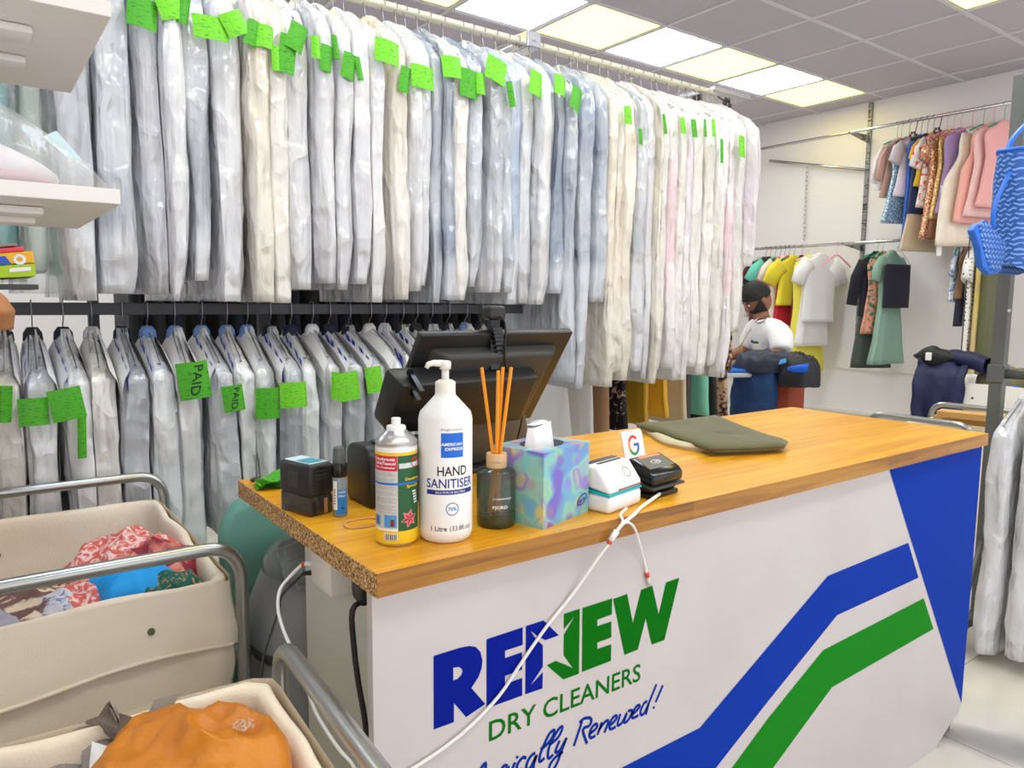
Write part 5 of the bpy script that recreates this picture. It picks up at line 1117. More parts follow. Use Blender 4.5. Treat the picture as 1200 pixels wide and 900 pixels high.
UPK = [ # px of the centre, length, half width, thickness, material, hanger, sleeves, extra, label
 (1052, .40, .13, .05, CL('white jersey', (236, 232, 236)), 'green', (.05, .26, .045, .03), {}, 'small white long-sleeved top on a green hanger, end of upper rail'),
 (1057, .46, .13, .05, CL('tan pink jersey', (206, 164, 150)), 'wire', (.05, .24, .04, .03), {}, 'small tan pink top behind the white top'),
 (1066, .66, .13, .07, seq_b, 'black', None, dict(flare=1.45), 'pale blue sequinned dress on the upper end-wall rail'),
 (1073, .46, .12, .05, CL('lilac white jersey', (222, 212, 226)), 'pink', (.05, .12, .06, .055), {}, 'small lilac white blouse next to the blue sequinned dress'),
 (1080, .78, .10, .05, CL('royal blue crepe', (58, 108, 206)), 'black', None, dict(flare=1.0, bottom=(.86, CL('pale blue tulle', (150, 186, 214)), 1.3)), 'royal blue dress over pale blue tulle on the upper rail'),
 (1087, .60, .12, .05, CL('dusty navy crepe', (52, 66, 110)), 'black', None, dict(flare=1.1, bottom=(.90, CL('cream net', (222, 200, 168)), 1.35)), 'dusty navy dress with cream net skirt on the upper rail'),
 (1094, .40, .12, .05, CL('mustard jersey', (226, 186, 40)), 'black', (.04, .12, .05, .045), {}, 'small mustard yellow top on the upper rail'),
 (1101, .56, .13, .055, flo, 'pink', (.06, .18, .06, .055), dict(flare=1.1), 'white top with red floral print on the upper rail'),
 (1110, .80, .13, .06, seq_r, 'pink', (.05, .14, .05, .045), dict(flare=1.25), 'rose gold sequinned dress on the upper rail'),
 (1118, .66, .12, .055, seq_g, 'pink', None, dict(flare=1.3, bottom=(.82, CL('brown lurex', (132, 84, 58)), 1.3)), 'gold sequinned dress with brown hem on the upper rail'),
 (1126, .62, .12, .055, CL('lilac organza', (168, 140, 190)), 'pink', None, dict(flare=1.3), 'lilac dress behind the cream tulle dress'),
 (1139, .86, .14, .07, tul, 'pink', None, dict(flare=1.7, kind='strap', ripple=.035), 'cream tulle dress with wide skirt on the upper rail'),
 (1152, .70, .13, .06, CL('peach satin', (244, 178, 168)), 'green', None, dict(flare=1.35, kind='strap'), 'peach satin dress on a green hanger, upper rail'),
 (1164, .66, .14, .06, CL('blush chiffon', (240, 198, 196)), 'pink', None, dict(flare=1.3), 'blush chiffon dress beside the steel post, upper rail'),
 (1176, .60, .14, .06, CL('salmon chiffon', (240, 176, 176)), 'green', None, dict(flare=1.3), 'salmon chiffon dress half hidden by the steel post')]
for k, (px, L_, hw, th, m, hg, sl_, ex, lb_) in enumerate(UPK):
    y = PX(px, 150, RX).y
    t = hung('kids_dress' if not sl_ else 'kids_blouse', lb_, 'dress' if not sl_ else 'top', RX, y, 2.766, L_ + .12, hw*1.22, th*1.1, m, hg, -.28 + .02*math.sin(k*2.3), sl_, lim=limit([u[0] for u in UPK], k, 150, .28), seed=700+k, group=K, drop=.12, **ex)
    if k == 11:
        panel([t.matrix_basis @ Vector(p) for p in ((-.24, -.05, -.55), (-.20, -.05, -.55), (-.20, -.05, -1.05), (-.24, -.05, -1.05))], mat('white ribbon', (240, 236, 234), .5), 'ribbon', t, .01, 3)
# flower clips on two hangers
for px in (1076, 1104):
    y = PX(px, 150, RX).y; t = thing('flower_ornament', f"dark metal flower hanger clip {'left' if px < 1090 else 'right'} of the mustard top", 'hanger clip', (RX - .06, y, 2.64))
    for q in range(6): a = q*1.047; MB().sphere((-.012, .022*math.cos(a), .022*math.sin(a)), .006, .011, .011, 8, 5).build('petal', dark_steel, t, True)
    MB().tube([(0, .0, 0), (.03, 0, .05), (.06, 0, .139)], .003, 5).build('stem', dark_steel, t, True)
# mid rail, left group
K = 'clothes on the left of the middle end-wall rail'
MIDL = [
 (892, .55, .15, .05, CL('grey stripe jersey', (196, 190, 188)), 'white', (.07, .16, .07, .06), {}, 'light grey striped top behind the man, middle rail'),
 (898, .60, .15, .05, CL('maroon jersey', (92, 24, 44)), 'black', (.06, .16, .07, .06), {}, 'maroon top on the middle rail behind the man'),
 (903, .62, .15, .05, CL('navy knit', (30, 34, 62)), 'black', (.06, .18, .07, .06), {}, 'navy top on the middle rail behind the man'),
 (909, .46, .15, .05, CL('mint jersey', (110, 214, 190)), 'black', (.09, .14, .08, .08), {}, 'mint green tee on the middle rail'),
 (915, .72, .14, .05, CL('rose pink mesh', (238, 150, 178)), 'black', (.06, .16, .06, .05), {}, 'rose pink mesh top on the middle rail'),
 (920, .60, .15, .05, CL('ivory lace', (240, 230, 214)), 'black', (.06, .14, .08, .07), dict(bottom=(.86, CL('white cotton skirt', (238, 234, 232)), 1.3)), 'ivory lace top over white skirt on the middle rail'),
 (925, .62, .12, .05, CL('red jersey', (206, 32, 56)), 'black', None, {}, 'bright red top on the middle rail'),
 (931, .44, .16, .055, CL('lemon yellow jersey', (240, 222, 60)), 'green', (.08, .16, .08, .075), {}, 'lemon yellow tee on a green hanger, middle rail'),
 (940, .94, .07, .06, CL('dark red trousers', (120, 14, 40)), 'wire', None, dict(flare=.9, waist=.95), 'dark red narrow garment beside the white tee')]
for k, (px, L_, hw, th, m, hg, sl_, ex, lb_) in enumerate(MIDL):
    y = PX(px, 290, RX).y
    hung('kids_blouse', lb_, 'top', RX, y, 1.862, L_ + .08, hw, th, m, hg, -.35 + .02*math.sin(k*1.7), sl_, lim=limit([u[0] for u in MIDL], k, 290, .35), seed=740+k, group=K, drop=.08, flare=ex.pop('flare', 1.05), **ex)
fwd = math.atan2(-.8, -.59) + math.pi/2                      # turns a garment to face the room
K = None
y = PX(958, 300, RX).y
hung('yellow_skirt', 'lemon yellow skirt hanging behind the white tee', 'skirt', RX, PX(950, 300, RX).y, 1.862, 1.10, .20, .05, CL('lemon skirt', (236, 224, 84)), 'white', fwd + .5, None, flare=1.25, seed=760, drop=.08, waist=.9)
hung('white_tunic', 'long white tunic under the white tee on the middle rail', 'dress', RX, PX(957, 300, RX).y, 1.862, .87, .17, .04, CL('white tunic cotton', (240, 236, 236)), 'white', fwd + .4, None, flare=1.15, seed=761, drop=.08)
hung('white_tee', 'white short-sleeved tee facing the room on the middle rail', 't-shirt', RX, PX(962, 300, RX).y, 1.862, .66, .17, .05, CL('white tee cotton', (246, 243, 244)), 'white', fwd + .35, (.06, .17, .075, .07), flare=1.02, waist=.97, seed=762, drop=.07, ripple=.008)
t = thing('empty_hanger', 'empty pink hanger right of the white tee', 'hanger', (RX, PX(981, 290, RX).y, 1.862), fwd + .3); hanger(t, HM['pink'], w=.15, drop=.09, fall=.10, thick=.006, rail_r=.0165, kind='plastic')
# mid rail, centre group
hung('black_jacket', 'black jacket over dark grey skirt, leftmost of the centre group', 'jacket', RX, PX(1029, 285, RX).y, 1.862, .60, .15, .06, CL('black wool', (24, 24, 40)), 'green', -.5, (.05, .34, .055, .045), flare=1.0, seed=770, drop=.08, bottom=(.92, CL('dark grey wool', (74, 82, 78)), 1.15))
hung('floral_top', 'coral floral top between black jacket and sage dress', 'top', RX, PX(1035, 285, RX).y, 1.862, .74, .13, .05, print_mat('coral floral', (40, 120, 84), (236, 160, 140), 18, .4, .5), 'green', -.4, None, seed=771, drop=.08)
hung('sage_dress', 'sage green pleated dress in the centre of the middle rail', 'dress', RX, PX(1046, 285, RX).y, 1.862, .98, .15, .07, CL('sage green cotton', (142, 176, 158)), 'white', fwd + .55, (.04, .15, .06, .055), flare=1.45, seed=772, drop=.08, kr=7, ripple=.03)
t = thing('folded_trousers', 'black trousers folded over a wire hanger beside the sage dress', 'trousers', (RX-.05, PX(1058, 285, RX).y, 1.862), fwd + .45)
loft(rows([(-.19, .135, .02), (-.20, .14, .035), (-.40, .14, .04), (-.53, .142, .035)], 14), 28, 773, fold=.012, power=.5).build('trousers', CL('black serge', (20, 16, 40)), t, True); hanger(t, wire_m, w=.15, drop=.08, fall=.12, rail_r=.0165)
# mid rail, right group
hung('baby_top', 'small pale blue top on a green hanger near the polka-dot dress', 'top', RX, PX(1124, 265, RX).y, 1.862, .48, .10, .05, print_mat('blue white print', (120, 160, 210), (230, 236, 244), 30), 'green', .25, (.04, .12, .04, .04), seed=780, lim=0.030, drop=.08)
hung('brown_slip', 'brown and navy slip behind the polka-dot dress', 'dress', RX, PX(1134, 265, RX).y, 1.862, .46, .11, .05, CL('brown satin', (128, 96, 70), .5), 'black', .1, None, seed=781, lim=0.026, drop=.08, bottom=(.56, CL('navy hem', (40, 42, 66)), 1.0))
hung('polka_dot_dress', 'white dress with black polka dots on the middle rail', 'dress', RX, PX(1145, 265, RX).y, 1.862, 1.02, .16, .06, print_mat('black polka dots on white', (24, 22, 26), (244, 242, 240), 34, .22, .27, 'dots'), 'white', .2, (.05, .16, .07, .09), flare=1.15, seed=782, lim=0.036, drop=.08)
hung('beige_dress', 'beige yellow dress right of the polka-dot dress', 'dress', RX, PX(1157, 265, RX).y, 1.862, 1.02, .16, .06, mat('beige crepe', (216, 190, 138), .8, var=((230, 206, 120), 3, .5, .7)), 'white', .15, None, flare=1.1, seed=783, lim=0.034, drop=.08)
hung('olive_trousers', 'olive green trousers right of the beige dress', 'trousers', RX, PX(1166, 265, RX).y, 1.862, 1.12, .15, .06, CL('olive cotton', (92, 96, 58)), 'wire', .1, None, seed=784, lim=0.028, kind='trousers', drop=.08)
t = thing('dark_belt', 'black belt loop hanging below the beige dress', 'belt', (RX-.22, PX(1150, 265, RX).y - .02, .90))
MB().tube(smooth_path([(0, 0, .13), (-.02, .01, .0), (.0, .015, -.12), (.04, .01, -.14), (.05, 0, -.10)], 5), .012, 8, flat=.3).build('strap', mat('black leather', (22, 22, 24), .5), t, True)
t.location.z = 1.862; t.children[0].location.z = -.96; MB().tube([(0, 0, 0), (0, 0, -.84)], .004, 5).build('strap_end', MATS['black leather'], t, True)

# steel post rack at the right
PX0, PY0 = 3.245, 1.20
post_m = mat('grey painted steel post', (104, 106, 104), .42, .2)
t = thing('steel_garment_rack', 'grey square-tube garment rack with post at the right edge', 'garment rack', (PX0, PY0, 0))
MB().box(PX0-.023, PX0+.023, PY0-.023, PY0+.023, .10, 2.22).build('post', post_m, t, world=True, bevel=.003)
MB().tube([(PX0, PY0-.02, 1.095), (PX0, .30, 1.095)], .019, 12).build('lower_rail', post_m, t, True, world=True)
MB().box(PX0-.030, PX0+.030, PY0-.030, PY0+.030, 1.06, 1.13).build('clamp', post_m, t, world=True, bevel=.004)
MB().tube([(PX0, PY0-.02, 2.20), (PX0, .30, 2.20)], .019, 12).build('upper_rail', post_m, t, True, world=True)
MB().box(PX0-.022, PX0+.022, .28, .32, .10, 2.22).build('post', post_m, t, world=True, bevel=.003)
MB().box(PX0-.0237, PX0+.002, PY0-.0245, PY0-.0228, 1.335, 1.345).build('sticker', white_pl, t, world=True)
for yy in (PY0, .30):
    MB().box(PX0-.26, PX0+.26, yy-.02, yy+.02, .09, .125).build('foot_bar', post_m, t, world=True, bevel=.004)
    for s in (-1, 1):
        c = MB().box(PX0+s*.24-.012, PX0+s*.24+.012, yy-.016, yy+.016, .045, .09).build('caster_fork', post_m, t, world=True); w_ = MB().tube([(PX0+s*.24-.010, yy, .045), (PX0+s*.24+.010, yy, .045)], .045, 16).build('wheel', rubber, t, 'auto', world=True)
MB().tube([(PX0-.20, PY0, .11), (PX0-.02, PY0, .42)], .012, 8).build('brace', post_m, t, True, world=True)
# wrapped garments on the post rack
def pw(y, zr, L_, seed, lb_, w=.22, th=.085, x=PX0, rz=.0, kind='white'):
    t = thing('wrapped_garment', lb_, 'wrapped garment', (x, y, zr), rz, 'wrapped garments on the steel post rack')
    k = [(-.07, .022, .02), (-.11, .05, .034), (-.165, w*.72, th*.62), (-.215, w*.97, th*.86), (-.34, w*1.02, th), (-L_*.6, w, th*.95), (-L_*.88, w*1.03, th*1.04), (-L_, w*.97, th*.9)]
    loft(rows(k, 46), 44, seed, fold=.011, crinkle=.012, power=.5, pleat=.006).build('polythene_bag', B_KINDS[kind], t, True)
    hanger(t, wire_m, w=.19, drop=.09, rail_r=.023)
# ground-length bags on the lower rail
for k, (y, lb_, kd) in enumerate([(1.10, 'white plastic-wrapped garment nearest the post on its low rail', 'white'), (1.00, 'white plastic-wrapped garment, second from the post on its low rail', 'white'), (.89, 'white plastic-wrapped garment, third from the post on its low rail', 'ivory')]):
    pw(y, 1.095, 1.055 - .02*k, 800+k, lb_, kind=kd, rz=.1*math.sin(k*3), th=.09)
for k, (y, lb_) in enumerate([(.91, 'white plastic-wrapped garment on the high rail behind the blue tote'), (.80, 'white plastic-wrapped garment at the right edge on the high rail')]):
    pw(y, 2.20, 1.06, 820+k, lb_, kind='ivory', x=PX0, w=.20, rz=.15*k)
# blue tote
def chevron():
    m = bpy.data.materials.new('blue chevron canvas'); m.use_nodes = True; N = m.node_tree.nodes; L = m.node_tree.links; b = N['Principled BSDF']; b.inputs['Roughness'].default_value = .5
    tc = N.new('ShaderNodeTexCoord'); sp = N.new('ShaderNodeSeparateXYZ'); L.new(tc.outputs['Object'], sp.inputs[0])
    def M_(op, a, b_=None):
        n = N.new('ShaderNodeMath'); n.operation = op
        for i, q in enumerate((a, b_)):
            if q is None: continue
            if isinstance(q, (int, float)): n.inputs[i].default_value = q
            else: L.new(q, n.inputs[i])
        return n.outputs[0]
    u = M_('ADD', sp.outputs[0], sp.outputs[1]); zig = M_('PINGPONG', u, .013); z2 = M_('ADD', sp.outputs[2], M_('MULTIPLY', zig, .6)); st = M_('FRACT', M_('MULTIPLY', z2, 62.0)); line = M_('LESS_THAN', st, .40)
    cut = M_('GREATER_THAN', M_('FRACT', M_('MULTIPLY', M_('ADD', u, M_('MULTIPLY', sp.outputs[2], .8)), 38.0)), .25); f = M_('MULTIPLY', line, cut)
    mx = N.new('ShaderNodeMix'); mx.data_type = 'RGBA'; mx.inputs[6].default_value = S(36, 86, 170); mx.inputs[7].default_value = S(118, 166, 232); L.new(f, mx.inputs[0]); L.new(mx.outputs[2], b.inputs['Base Color']); return m
chev = chevron(); blue_l = mat('bright blue leather', (20, 104, 214), .4)
t = thing('tote_bag', 'blue chevron-patterned tote bag hanging on the steel post', 'bag', (3.01, 1.06, 1.47), .0)
def tote(u, v, o=0): 
    w = .165 + .045*v; d = .05 + .02*math.sin(v*3); a = u*2*math.pi; ca, sa = math.cos(a), math.sin(a)
    return (w*math.copysign(abs(ca)**.45, ca), d*math.copysign(abs(sa)**.6, sa) + .006*noise.noise((ca*3, v*4, 5)), .40*v + .012*noise.noise((ca*4, v*3, 1)) + .03*(abs(ca)**2)*(1-v))
MB().grid(lambda u, v: tote(u, v), 40, 14, closed_u=True).add([(-.15, -.04, .03), (.15, -.04, .03), (.15, .04, .03), (-.15, .04, .03)], [(0, 1, 2, 3)]).build('tote_body', chev, t, True)
MB().tube([Vector(tote(i/40, 1.0)) for i in range(40)], .006, 6, closed=True).build('rim', blue_l, t, True)
for s, dy in ((-1, -.05), (1, .045)):
    MB().tube(smooth_path([(-.10, dy, .30), (-.085, dy*.9, .45), (.17, dy*.35 + .01, .62), (.225, dy*.1 + .01, .742), (.235, 0, .755), (.245, dy*.1 + .01, .742), (.20, dy*.5, .56), (.11, dy*.9, .44), (.10, dy, .30)], 5), .011, 8, flat=.35).build('strap', blue_l, t, True)
t2 = thing('pouch', 'small blue chevron pouch hanging from the tote strap', 'bag', PY(1160, 318, 1.04))
def pslab(px, y0, y1, m, name, bev=.004):
    P = [PY(a, b, y0) for a, b in px]; n = len(P)
    MB().add(P + [p + Vector((.0, y1-y0, 0)) for p in P], [tuple(range(n)), tuple(reversed(range(n, 2*n)))] + [(i, i+n, (i+1) % n + n, (i+1) % n) for i in range(n)]).build(name, m, t2, 'auto', bevel=bev, world=True)
pslab([(1148, 263), (1156, 257), (1166, 268), (1180, 286), (1177, 306), (1173, 319), (1162, 317), (1155, 296)], 1.035, 1.050, chev, 'pouch_body')
pslab([(1142, 270), (1148, 261), (1157, 296), (1164, 315), (1173, 320), (1160, 322), (1152, 312), (1149, 290)], 1.039, 1.062, blue_l, 'edge_binding')
MB().tube(smooth_path([PY(1164, 268, 1.045), PY(1166, 240, 1.05), (2.812, 1.055, 1.80), (2.835, 1.06, 1.83)], 4), .008, 6, flat=.4).build('strap', blue_l, t2, True, world=True)

# carts at the right
c3 = cart('laundry_cart', 'cream canvas laundry cart behind the right end of the counter', 3.40, 4.03, 1.36, 1.76, .775, bars='y', bar_z=.075, seed=13, flap=.16)
for k, (dx, dy, a, lb_) in enumerate([(3.74, 1.42, .2, 'tan cardboard flap lying across the right cart'), (3.80, 1.46, .05, 'second tan cardboard strip under the flap on the right cart')]):
    t = thing('cardboard_strip', lb_, 'cardboard', (dx, dy, .80 + .034*(1-k)), a)
    MB().box(-.05, .05, -.19, .19, 0, .030).build('strip', mat('tan cardboard', (214, 166, 100), .8), t, bevel=.002)
c4 = cart('laundry_cart', 'cream canvas laundry cart by the end wall with a navy coat over it', 4.92, 5.60, 1.35, 2.28, .875, bars='x', bar_z=.07, seed=23, flap=.15, m=mat('white canvas', (236, 232, 226), .8, bump=(240, .12)))
navy = mat('navy nylon coat', (26, 30, 74), .55, bump=(30, .35))
t = thing('navy_coat', 'navy coat draped over the corner of the far laundry cart', 'coat', (4.98, 2.10, .88))
def drape(u, v):
    y = 2.27 - .27*u + .04*math.sin(v*3)*(.5-u)
    if v < .45: q = v/.45; x = 5.35 - .42*q; z = .965 + .05*math.sin(q*2.6) + .012*math.sin(u*14)
    else: q = (v-.45)/.55; x = 4.895 - .03*math.sin(q*3) - .012*math.sin(u*16 + 1)*q; z = .955 - .34*q
    return (x + .012*noise.noise((u*5, v*5, 2)), y + .02*noise.noise((u*3, v*5, 9)), z + .02*noise.noise((u*6, v*6, 4)))
MB().grid(drape, 26, 30).grid(lambda u, v: (lambda p: (p[0]+.014, p[1], p[2]-.014))(drape(1-u, v)), 26, 30).build('coat_body', navy, t, True, world=True, recalc=False)
def sl_(u, v): a = u*6.2832; c = Vector((4.98 + .05*math.sin(v*4), 2.28 - .40*v, .99 + .035*math.sin(v*3.1))); r_ = .055 + .012*noise.noise((math.cos(a)*2, v*6, 3)); return (c.x + r_*1.4*math.cos(a), c.y, c.z + r_*math.sin(a))
MB().grid(sl_, 20, 22, closed_u=True).build('sleeve', navy, t, True, world=True)
def blk(u, v): a = u*6.2832; r_ = math.sin(v*math.pi)*.09; return (4.95 + r_*math.cos(a)*.5, 2.20 + (v-.5)*.26, 1.03 + r_*math.sin(a)*.75 + .012*noise.noise((a, v*7, 1)))
MB().grid(blk, 18, 14, closed_u=True).build('hood', mat('black nylon', (16, 16, 22), .5, bump=(40, .3)), t, True, world=True)
MB().box(4.87, 4.895, 2.19, 2.22, 1.01, 1.06).build('white_tab', white_pl, t, world=True, bevel=.004)
heap('olive_cloth', 'olive grey crumpled cloth on the far laundry cart', 'cloth', (5.12, 1.85, .86), .16, .10, CL('olive grey cloth', (122, 112, 84)), 211)
heap('khaki_cloth', 'pale khaki cloth on the right of the far laundry cart', 'cloth', (5.15, 1.60, .86), .14, .11, print_mat('khaki print', (196, 186, 130), (150, 146, 96), 16), 221)
t = thing('small_jar', 'small clear jar with blue lid on the far cart', 'jar', PX(1184, 470, 4.94) + Vector((.03, 0, -.03)))
MB().lathe([(.03, 0), (.033, .005), (.033, .085), (.028, .09)], 18).build('jar', mat('clear jar glass', (150, 166, 156), .1, trans=.5), t, True); MB().lathe([(.034, .088), (.034, .115), (.03, .118)], 18).build('lid', mat('blue jar lid', (30, 100, 196), .4), t, 'auto')
zt = t.location.z
t = thing('white_box', 'white box under the small blue-lidded jar', 'box', (4.99, PX(1184, 470, 4.94).y, zt-.10)); MB().box(-.06, .06, -.10, .10, 0, .099).build('carton', white_pl, t, bevel=.004)

# uncovered clothes below the long bags on the lower rail
K = 'uncovered clothes on the right of the lower rail'
wht = CL('white satin', (242, 240, 238), .5); flr = print_mat('dark floral', (24, 22, 34), (206, 176, 150), 22, .58, .66); yl = mat('mustard pleats', (212, 164, 40), .6, bump=(20, .2)); leo = MATS['leopard print']
BT = [(664, .70, wht, 'white satin dress below the long bags, nearest the till', {}), (690, .70, CL('white crepe', (244, 242, 240)), 'second white dress below the long bags', {}), (714, .70, CL('tan crepe', (186, 144, 108)), 'tan dress between the white and floral ones', {}), (733, .66, flr, 'dark floral dress below the long bags', {}), (756, .70, yl, 'mustard pleated skirt, left one of two', dict(kr=12, ripple=.035)), (781, .68, mat('golden pleats', (226, 176, 44), .6, bump=(20, .2)), 'golden yellow pleated skirt, right one of two', dict(kr=12, ripple=.035)), (805, .70, CL('oatmeal crepe', (206, 188, 156)), 'oatmeal dress right of the yellow skirts', {}), (825, .60, CL('mint satin', (120, 196, 168)), 'mint green slip right of the oatmeal dress', {}), (838, .66, CL('black crepe', (26, 24, 26)), 'black dress right of the mint slip', {}), (851, .70, leo, 'leopard print dress at the right end of the lower rail', {})]
for k, (px, L_, m, lb_, ex) in enumerate(BT):
    x = PY(px, 480, RYB - .2).x
    hung('dress', lb_, 'dress', x, RYB, RZL, L_ + (.06*math.sin(k)), .20, .075, m, 'wire', math.pi/2 + .08*math.sin(k*2), None, lim=.034, seed=850+k, group=K, flare=1.1, waist=.95, **ex)
t = thing('flower_ornament', 'dark flower-shaped hanger clip at the right end of the upper rail', 'hanger clip', PY(851, 125, RY - .02) + Vector((0, 0, -.03)))
for q in range(6): a = q*1.047; MB().sphere((.022*math.cos(a), -.005, .040 + .024*math.sin(a)), .013, .007, .013, 8, 5).build('petal', black_pl, t, True)
MB().sphere((.012, -.004, -.012), .018, .012, .022, 10, 6).build('bead', mat('dark red bead', (92, 24, 30), .3), t, True); MB().tube([(0, 0, -.05), (0, 0, .05), (-.05, .015, .075)], .004, 6).build('stem', black_pl, t, True)

# dark suits on a rail further back, glimpsed between the two tiers
t = thing('rear_rail', 'dark rail behind the wrapped clothes carrying dark suits', 'hanging rail', (1.5, 3.55, 0))
MB().tube([(.4, 3.55, 1.80), (2.9, 3.55, 1.80)], .014, 10).build('rail', dark_steel, t, True, world=True)
for x in (.42, 2.88): MB().box(x-.02, x+.02, 3.53, 3.57, 0, 1.80).build('upright', dark_steel, t, world=True); MB().box(x-.02, x+.02, 3.3, 3.8, 0, .03).build('foot', dark_steel, t, world=True)
dk = [CL('black suiting', (18, 18, 22)), CL('charcoal suiting', (40, 40, 46)), CL('navy suiting', (26, 30, 52))]
proto = {}
x = .55; k = 0
while x < 2.8:
    m = dk[k % 3]
    if k % 3 not in proto:
        proto[k % 3] = hung('dark_suit', 'dark suit hanging on the rear rail, glimpsed between the two tiers', 'suit', x, 3.55, 1.80, .95, .21, .07, m, 'wire', math.pi/2 + .02, None, lim=.038, seed=900+k, group='dark suits on the rear rail', flare=1.0, waist=.95)
    else:
        s = proto[k % 3]; c = s.copy(); col.objects.link(c); c.matrix_basis = Matrix.Translation((x, 3.55, 1.80)) @ Matrix.Rotation(math.pi/2 + .015*math.sin(k*1.9), 4, 'Z')
        for ch in s.children: q = ch.copy(); col.objects.link(q); q.parent = c
    x += .085; k += 1
# ------------------------------------------------------------------ the man at the work table
def skin_mesh(name, joints, edges, m, parent, sub=2):
    me = bpy.data.meshes.new(name); me.from_pydata([j[0] for j in joints], edges, [])
    o = bpy.data.objects.new(name, me); col.objects.link(o); o.parent = parent
    md = o.modifiers.new('skin', 'SKIN'); md.use_smooth_shade = True; md.branch_smoothing = .3
    sv = me.skin_vertices[0].data
    for i, j in enumerate(joints):
        r = j[1]; sv[i].radius = (r, r) if not isinstance(r, tuple) else r; sv[i].use_root = (i == 0)
    sb = o.modifiers.new('sub', 'SUBSURF'); sb.levels = sub; sb.render_levels = sub
    dg = bpy.context.evaluated_depsgraph_get(); nm = bpy.data.meshes.new_from_object(o.evaluated_get(dg)); bpy.data.objects.remove(o); bpy.data.meshes.remove(me)
    return put(name, nm, m, parent, True)
HEAD = PX(889, 351, 4.55)
pf = math.radians(152)                                         # the way he faces
t = thing('person', 'dark-haired bearded man in a white polo shirt bending over his work', 'person', (HEAD.x + .10, HEAD.y - .10, 0), pf - math.pi/2)
# local frame: +Y forward, +X his right-hand side
skin = mat('brown skin', (150, 98, 68), .5, bump=(60, .05)); shirt = CL('white polo cotton', (240, 238, 240)); trs = CL('dark trousers', (36, 38, 46)); hair = mat('black hair', (16, 14, 14), .6, bump=(120, .6))
hz = HEAD.z; inv = t.matrix_basis.inverted(); hl = inv @ HEAD; hy = hl.y; hx = hl.x
J = [((0, 0, .95), .12), ((0, .03, 1.08), .11), ((hx*.5, hy*.55, hz-.28), (.12, .085)), ((hx*.7, hy*.78, hz-.17), .075), ((hx*.85, hy*.88, hz-.10), .055), ((hx, hy, hz+.0), (.06, .07)), ((hx, hy-.005, hz+.05), (.045, .055)),
     ((.17, hy*.55, hz-.25), .045), ((.25, hy*.45+.06, hz-.37), .046), ((.20, hy*.45+.24, hz-.44), .036), ((.16, hy*.45+.33, hz-.465), .030),
     ((-.17, hy*.55, hz-.25), .045), ((-.26, hy*.45+.06, hz-.37), .046), ((-.16, hy*.45+.26, hz-.44), .036), ((-.10, hy*.45+.34, hz-.465), .030),
     ((.10, 0, .88), .10), ((.10, .03, .50), .072), ((.10, 0, .09), .05), ((.10, .13, .04), .04), ((-.10, 0, .88), .10), ((-.10, .03, .50), .072), ((-.10, 0, .09), .05), ((-.10, .13, .04), .04)]
E_ = [(0, 1), (1, 2), (2, 3), (3, 4), (4, 5), (5, 6), (2, 7), (7, 8), (8, 9), (9, 10), (2, 11), (11, 12), (12, 13), (13, 14), (0, 15), (15, 16), (16, 17), (17, 18), (0, 19), (19, 20), (20, 21), (21, 22)]
for side, wrist, elb in ((1, 10, 9), (-1, 14, 13)):
    W_ = Vector(J[wrist][0]); d = (W_ - Vector(J[elb][0])).normalized(); sd = d.cross(Vector((0, 0, 1))).normalized()
    J.append((tuple(W_ + d*.05), (.034, .018))); pi = len(J)-1; E_.append((wrist, pi))
    for q, (o_, l) in enumerate(((-.027, .060), (-.009, .070), (.009, .066), (.027, .050))):
        a = W_ + d*.085 + sd*o_; b_ = a + d*l*.5 + Vector((0, 0, -.012)); c_ = b_ + d*l*.35 + Vector((0, 0, -.022))
        n0 = len(J); J += [(tuple(a), .0095), (tuple(b_), .0085), (tuple(c_), .0075)]; E_ += [(pi, n0), (n0, n0+1), (n0+1, n0+2)]
    a = W_ + d*.045 - sd*.04*side; n0 = len(J); J += [(tuple(a), .010), (tuple(a + d*.035 - sd*.012*side), .008)]; E_ += [(pi, n0), (n0, n0+1)]
body = skin_mesh('body', J, E_, skin, t, 2)
# face: nose, ears, eyes, brows, beard; head bowed towards the work
hm = Matrix.Translation((hx, hy, hz - .012)) @ Matrix.Rotation(-.70, 4, 'X')
def fp_(mb, name, m, sm=True):
    mb.v = [hm @ v for v in mb.v]; return mb.build(name, m, t, sm)
fp_(MB().sphere((0, 0, .02), .080, .098, .118, 20, 14), 'head', skin)
fp_(MB().sphere((0, .098, .005), .016, .022, .028, 10, 8), 'nose', skin)
for s in (-1, 1):
    fp_(MB().sphere((s*.080, -.005, .005), .012, .022, .034, 8, 6), 'ear', skin); fp_(MB().sphere((s*.030, .088, .030), .011, .008, .007, 8, 6), 'eye', mat('eye white', (226, 222, 218), .3))
    fp_(MB().sphere((s*.030, .095, .030), .005, .004, .005, 8, 6), 'pupil', black_gl); fp_(MB().sphere((s*.031, .086, .050), .017, .008, .004, 8, 6), 'eyebrow', hair)
def scalp(u, v): a = u*6.2832; th = v*1.75; rr = 1.10 + .05*noise.noise((math.cos(a)*4, math.sin(a)*4, v*6)); lo = 1 - .28*max(0, math.sin(a))*v; return (.080*rr*math.sin(th*lo)*math.cos(a), .098*rr*math.sin(th*lo)*math.sin(a) - .006, .03 + .118*rr*math.cos(th*lo))
fp_(MB().grid(scalp, 32, 12, closed_u=True), 'hair', hair)
def beard(u, v): a = math.pi*(.04 + .92*u); th = 1.50 + .45*math.sin(a)**2 + v*(1.40 - .45*math.sin(a)**2); k = 1.10 + .04*noise.noise((a*5, v*7, 0)); return (.080*k*math.sin(th)*math.cos(a), .098*k*math.sin(th)*math.sin(a), .02 + .118*k*math.cos(th))
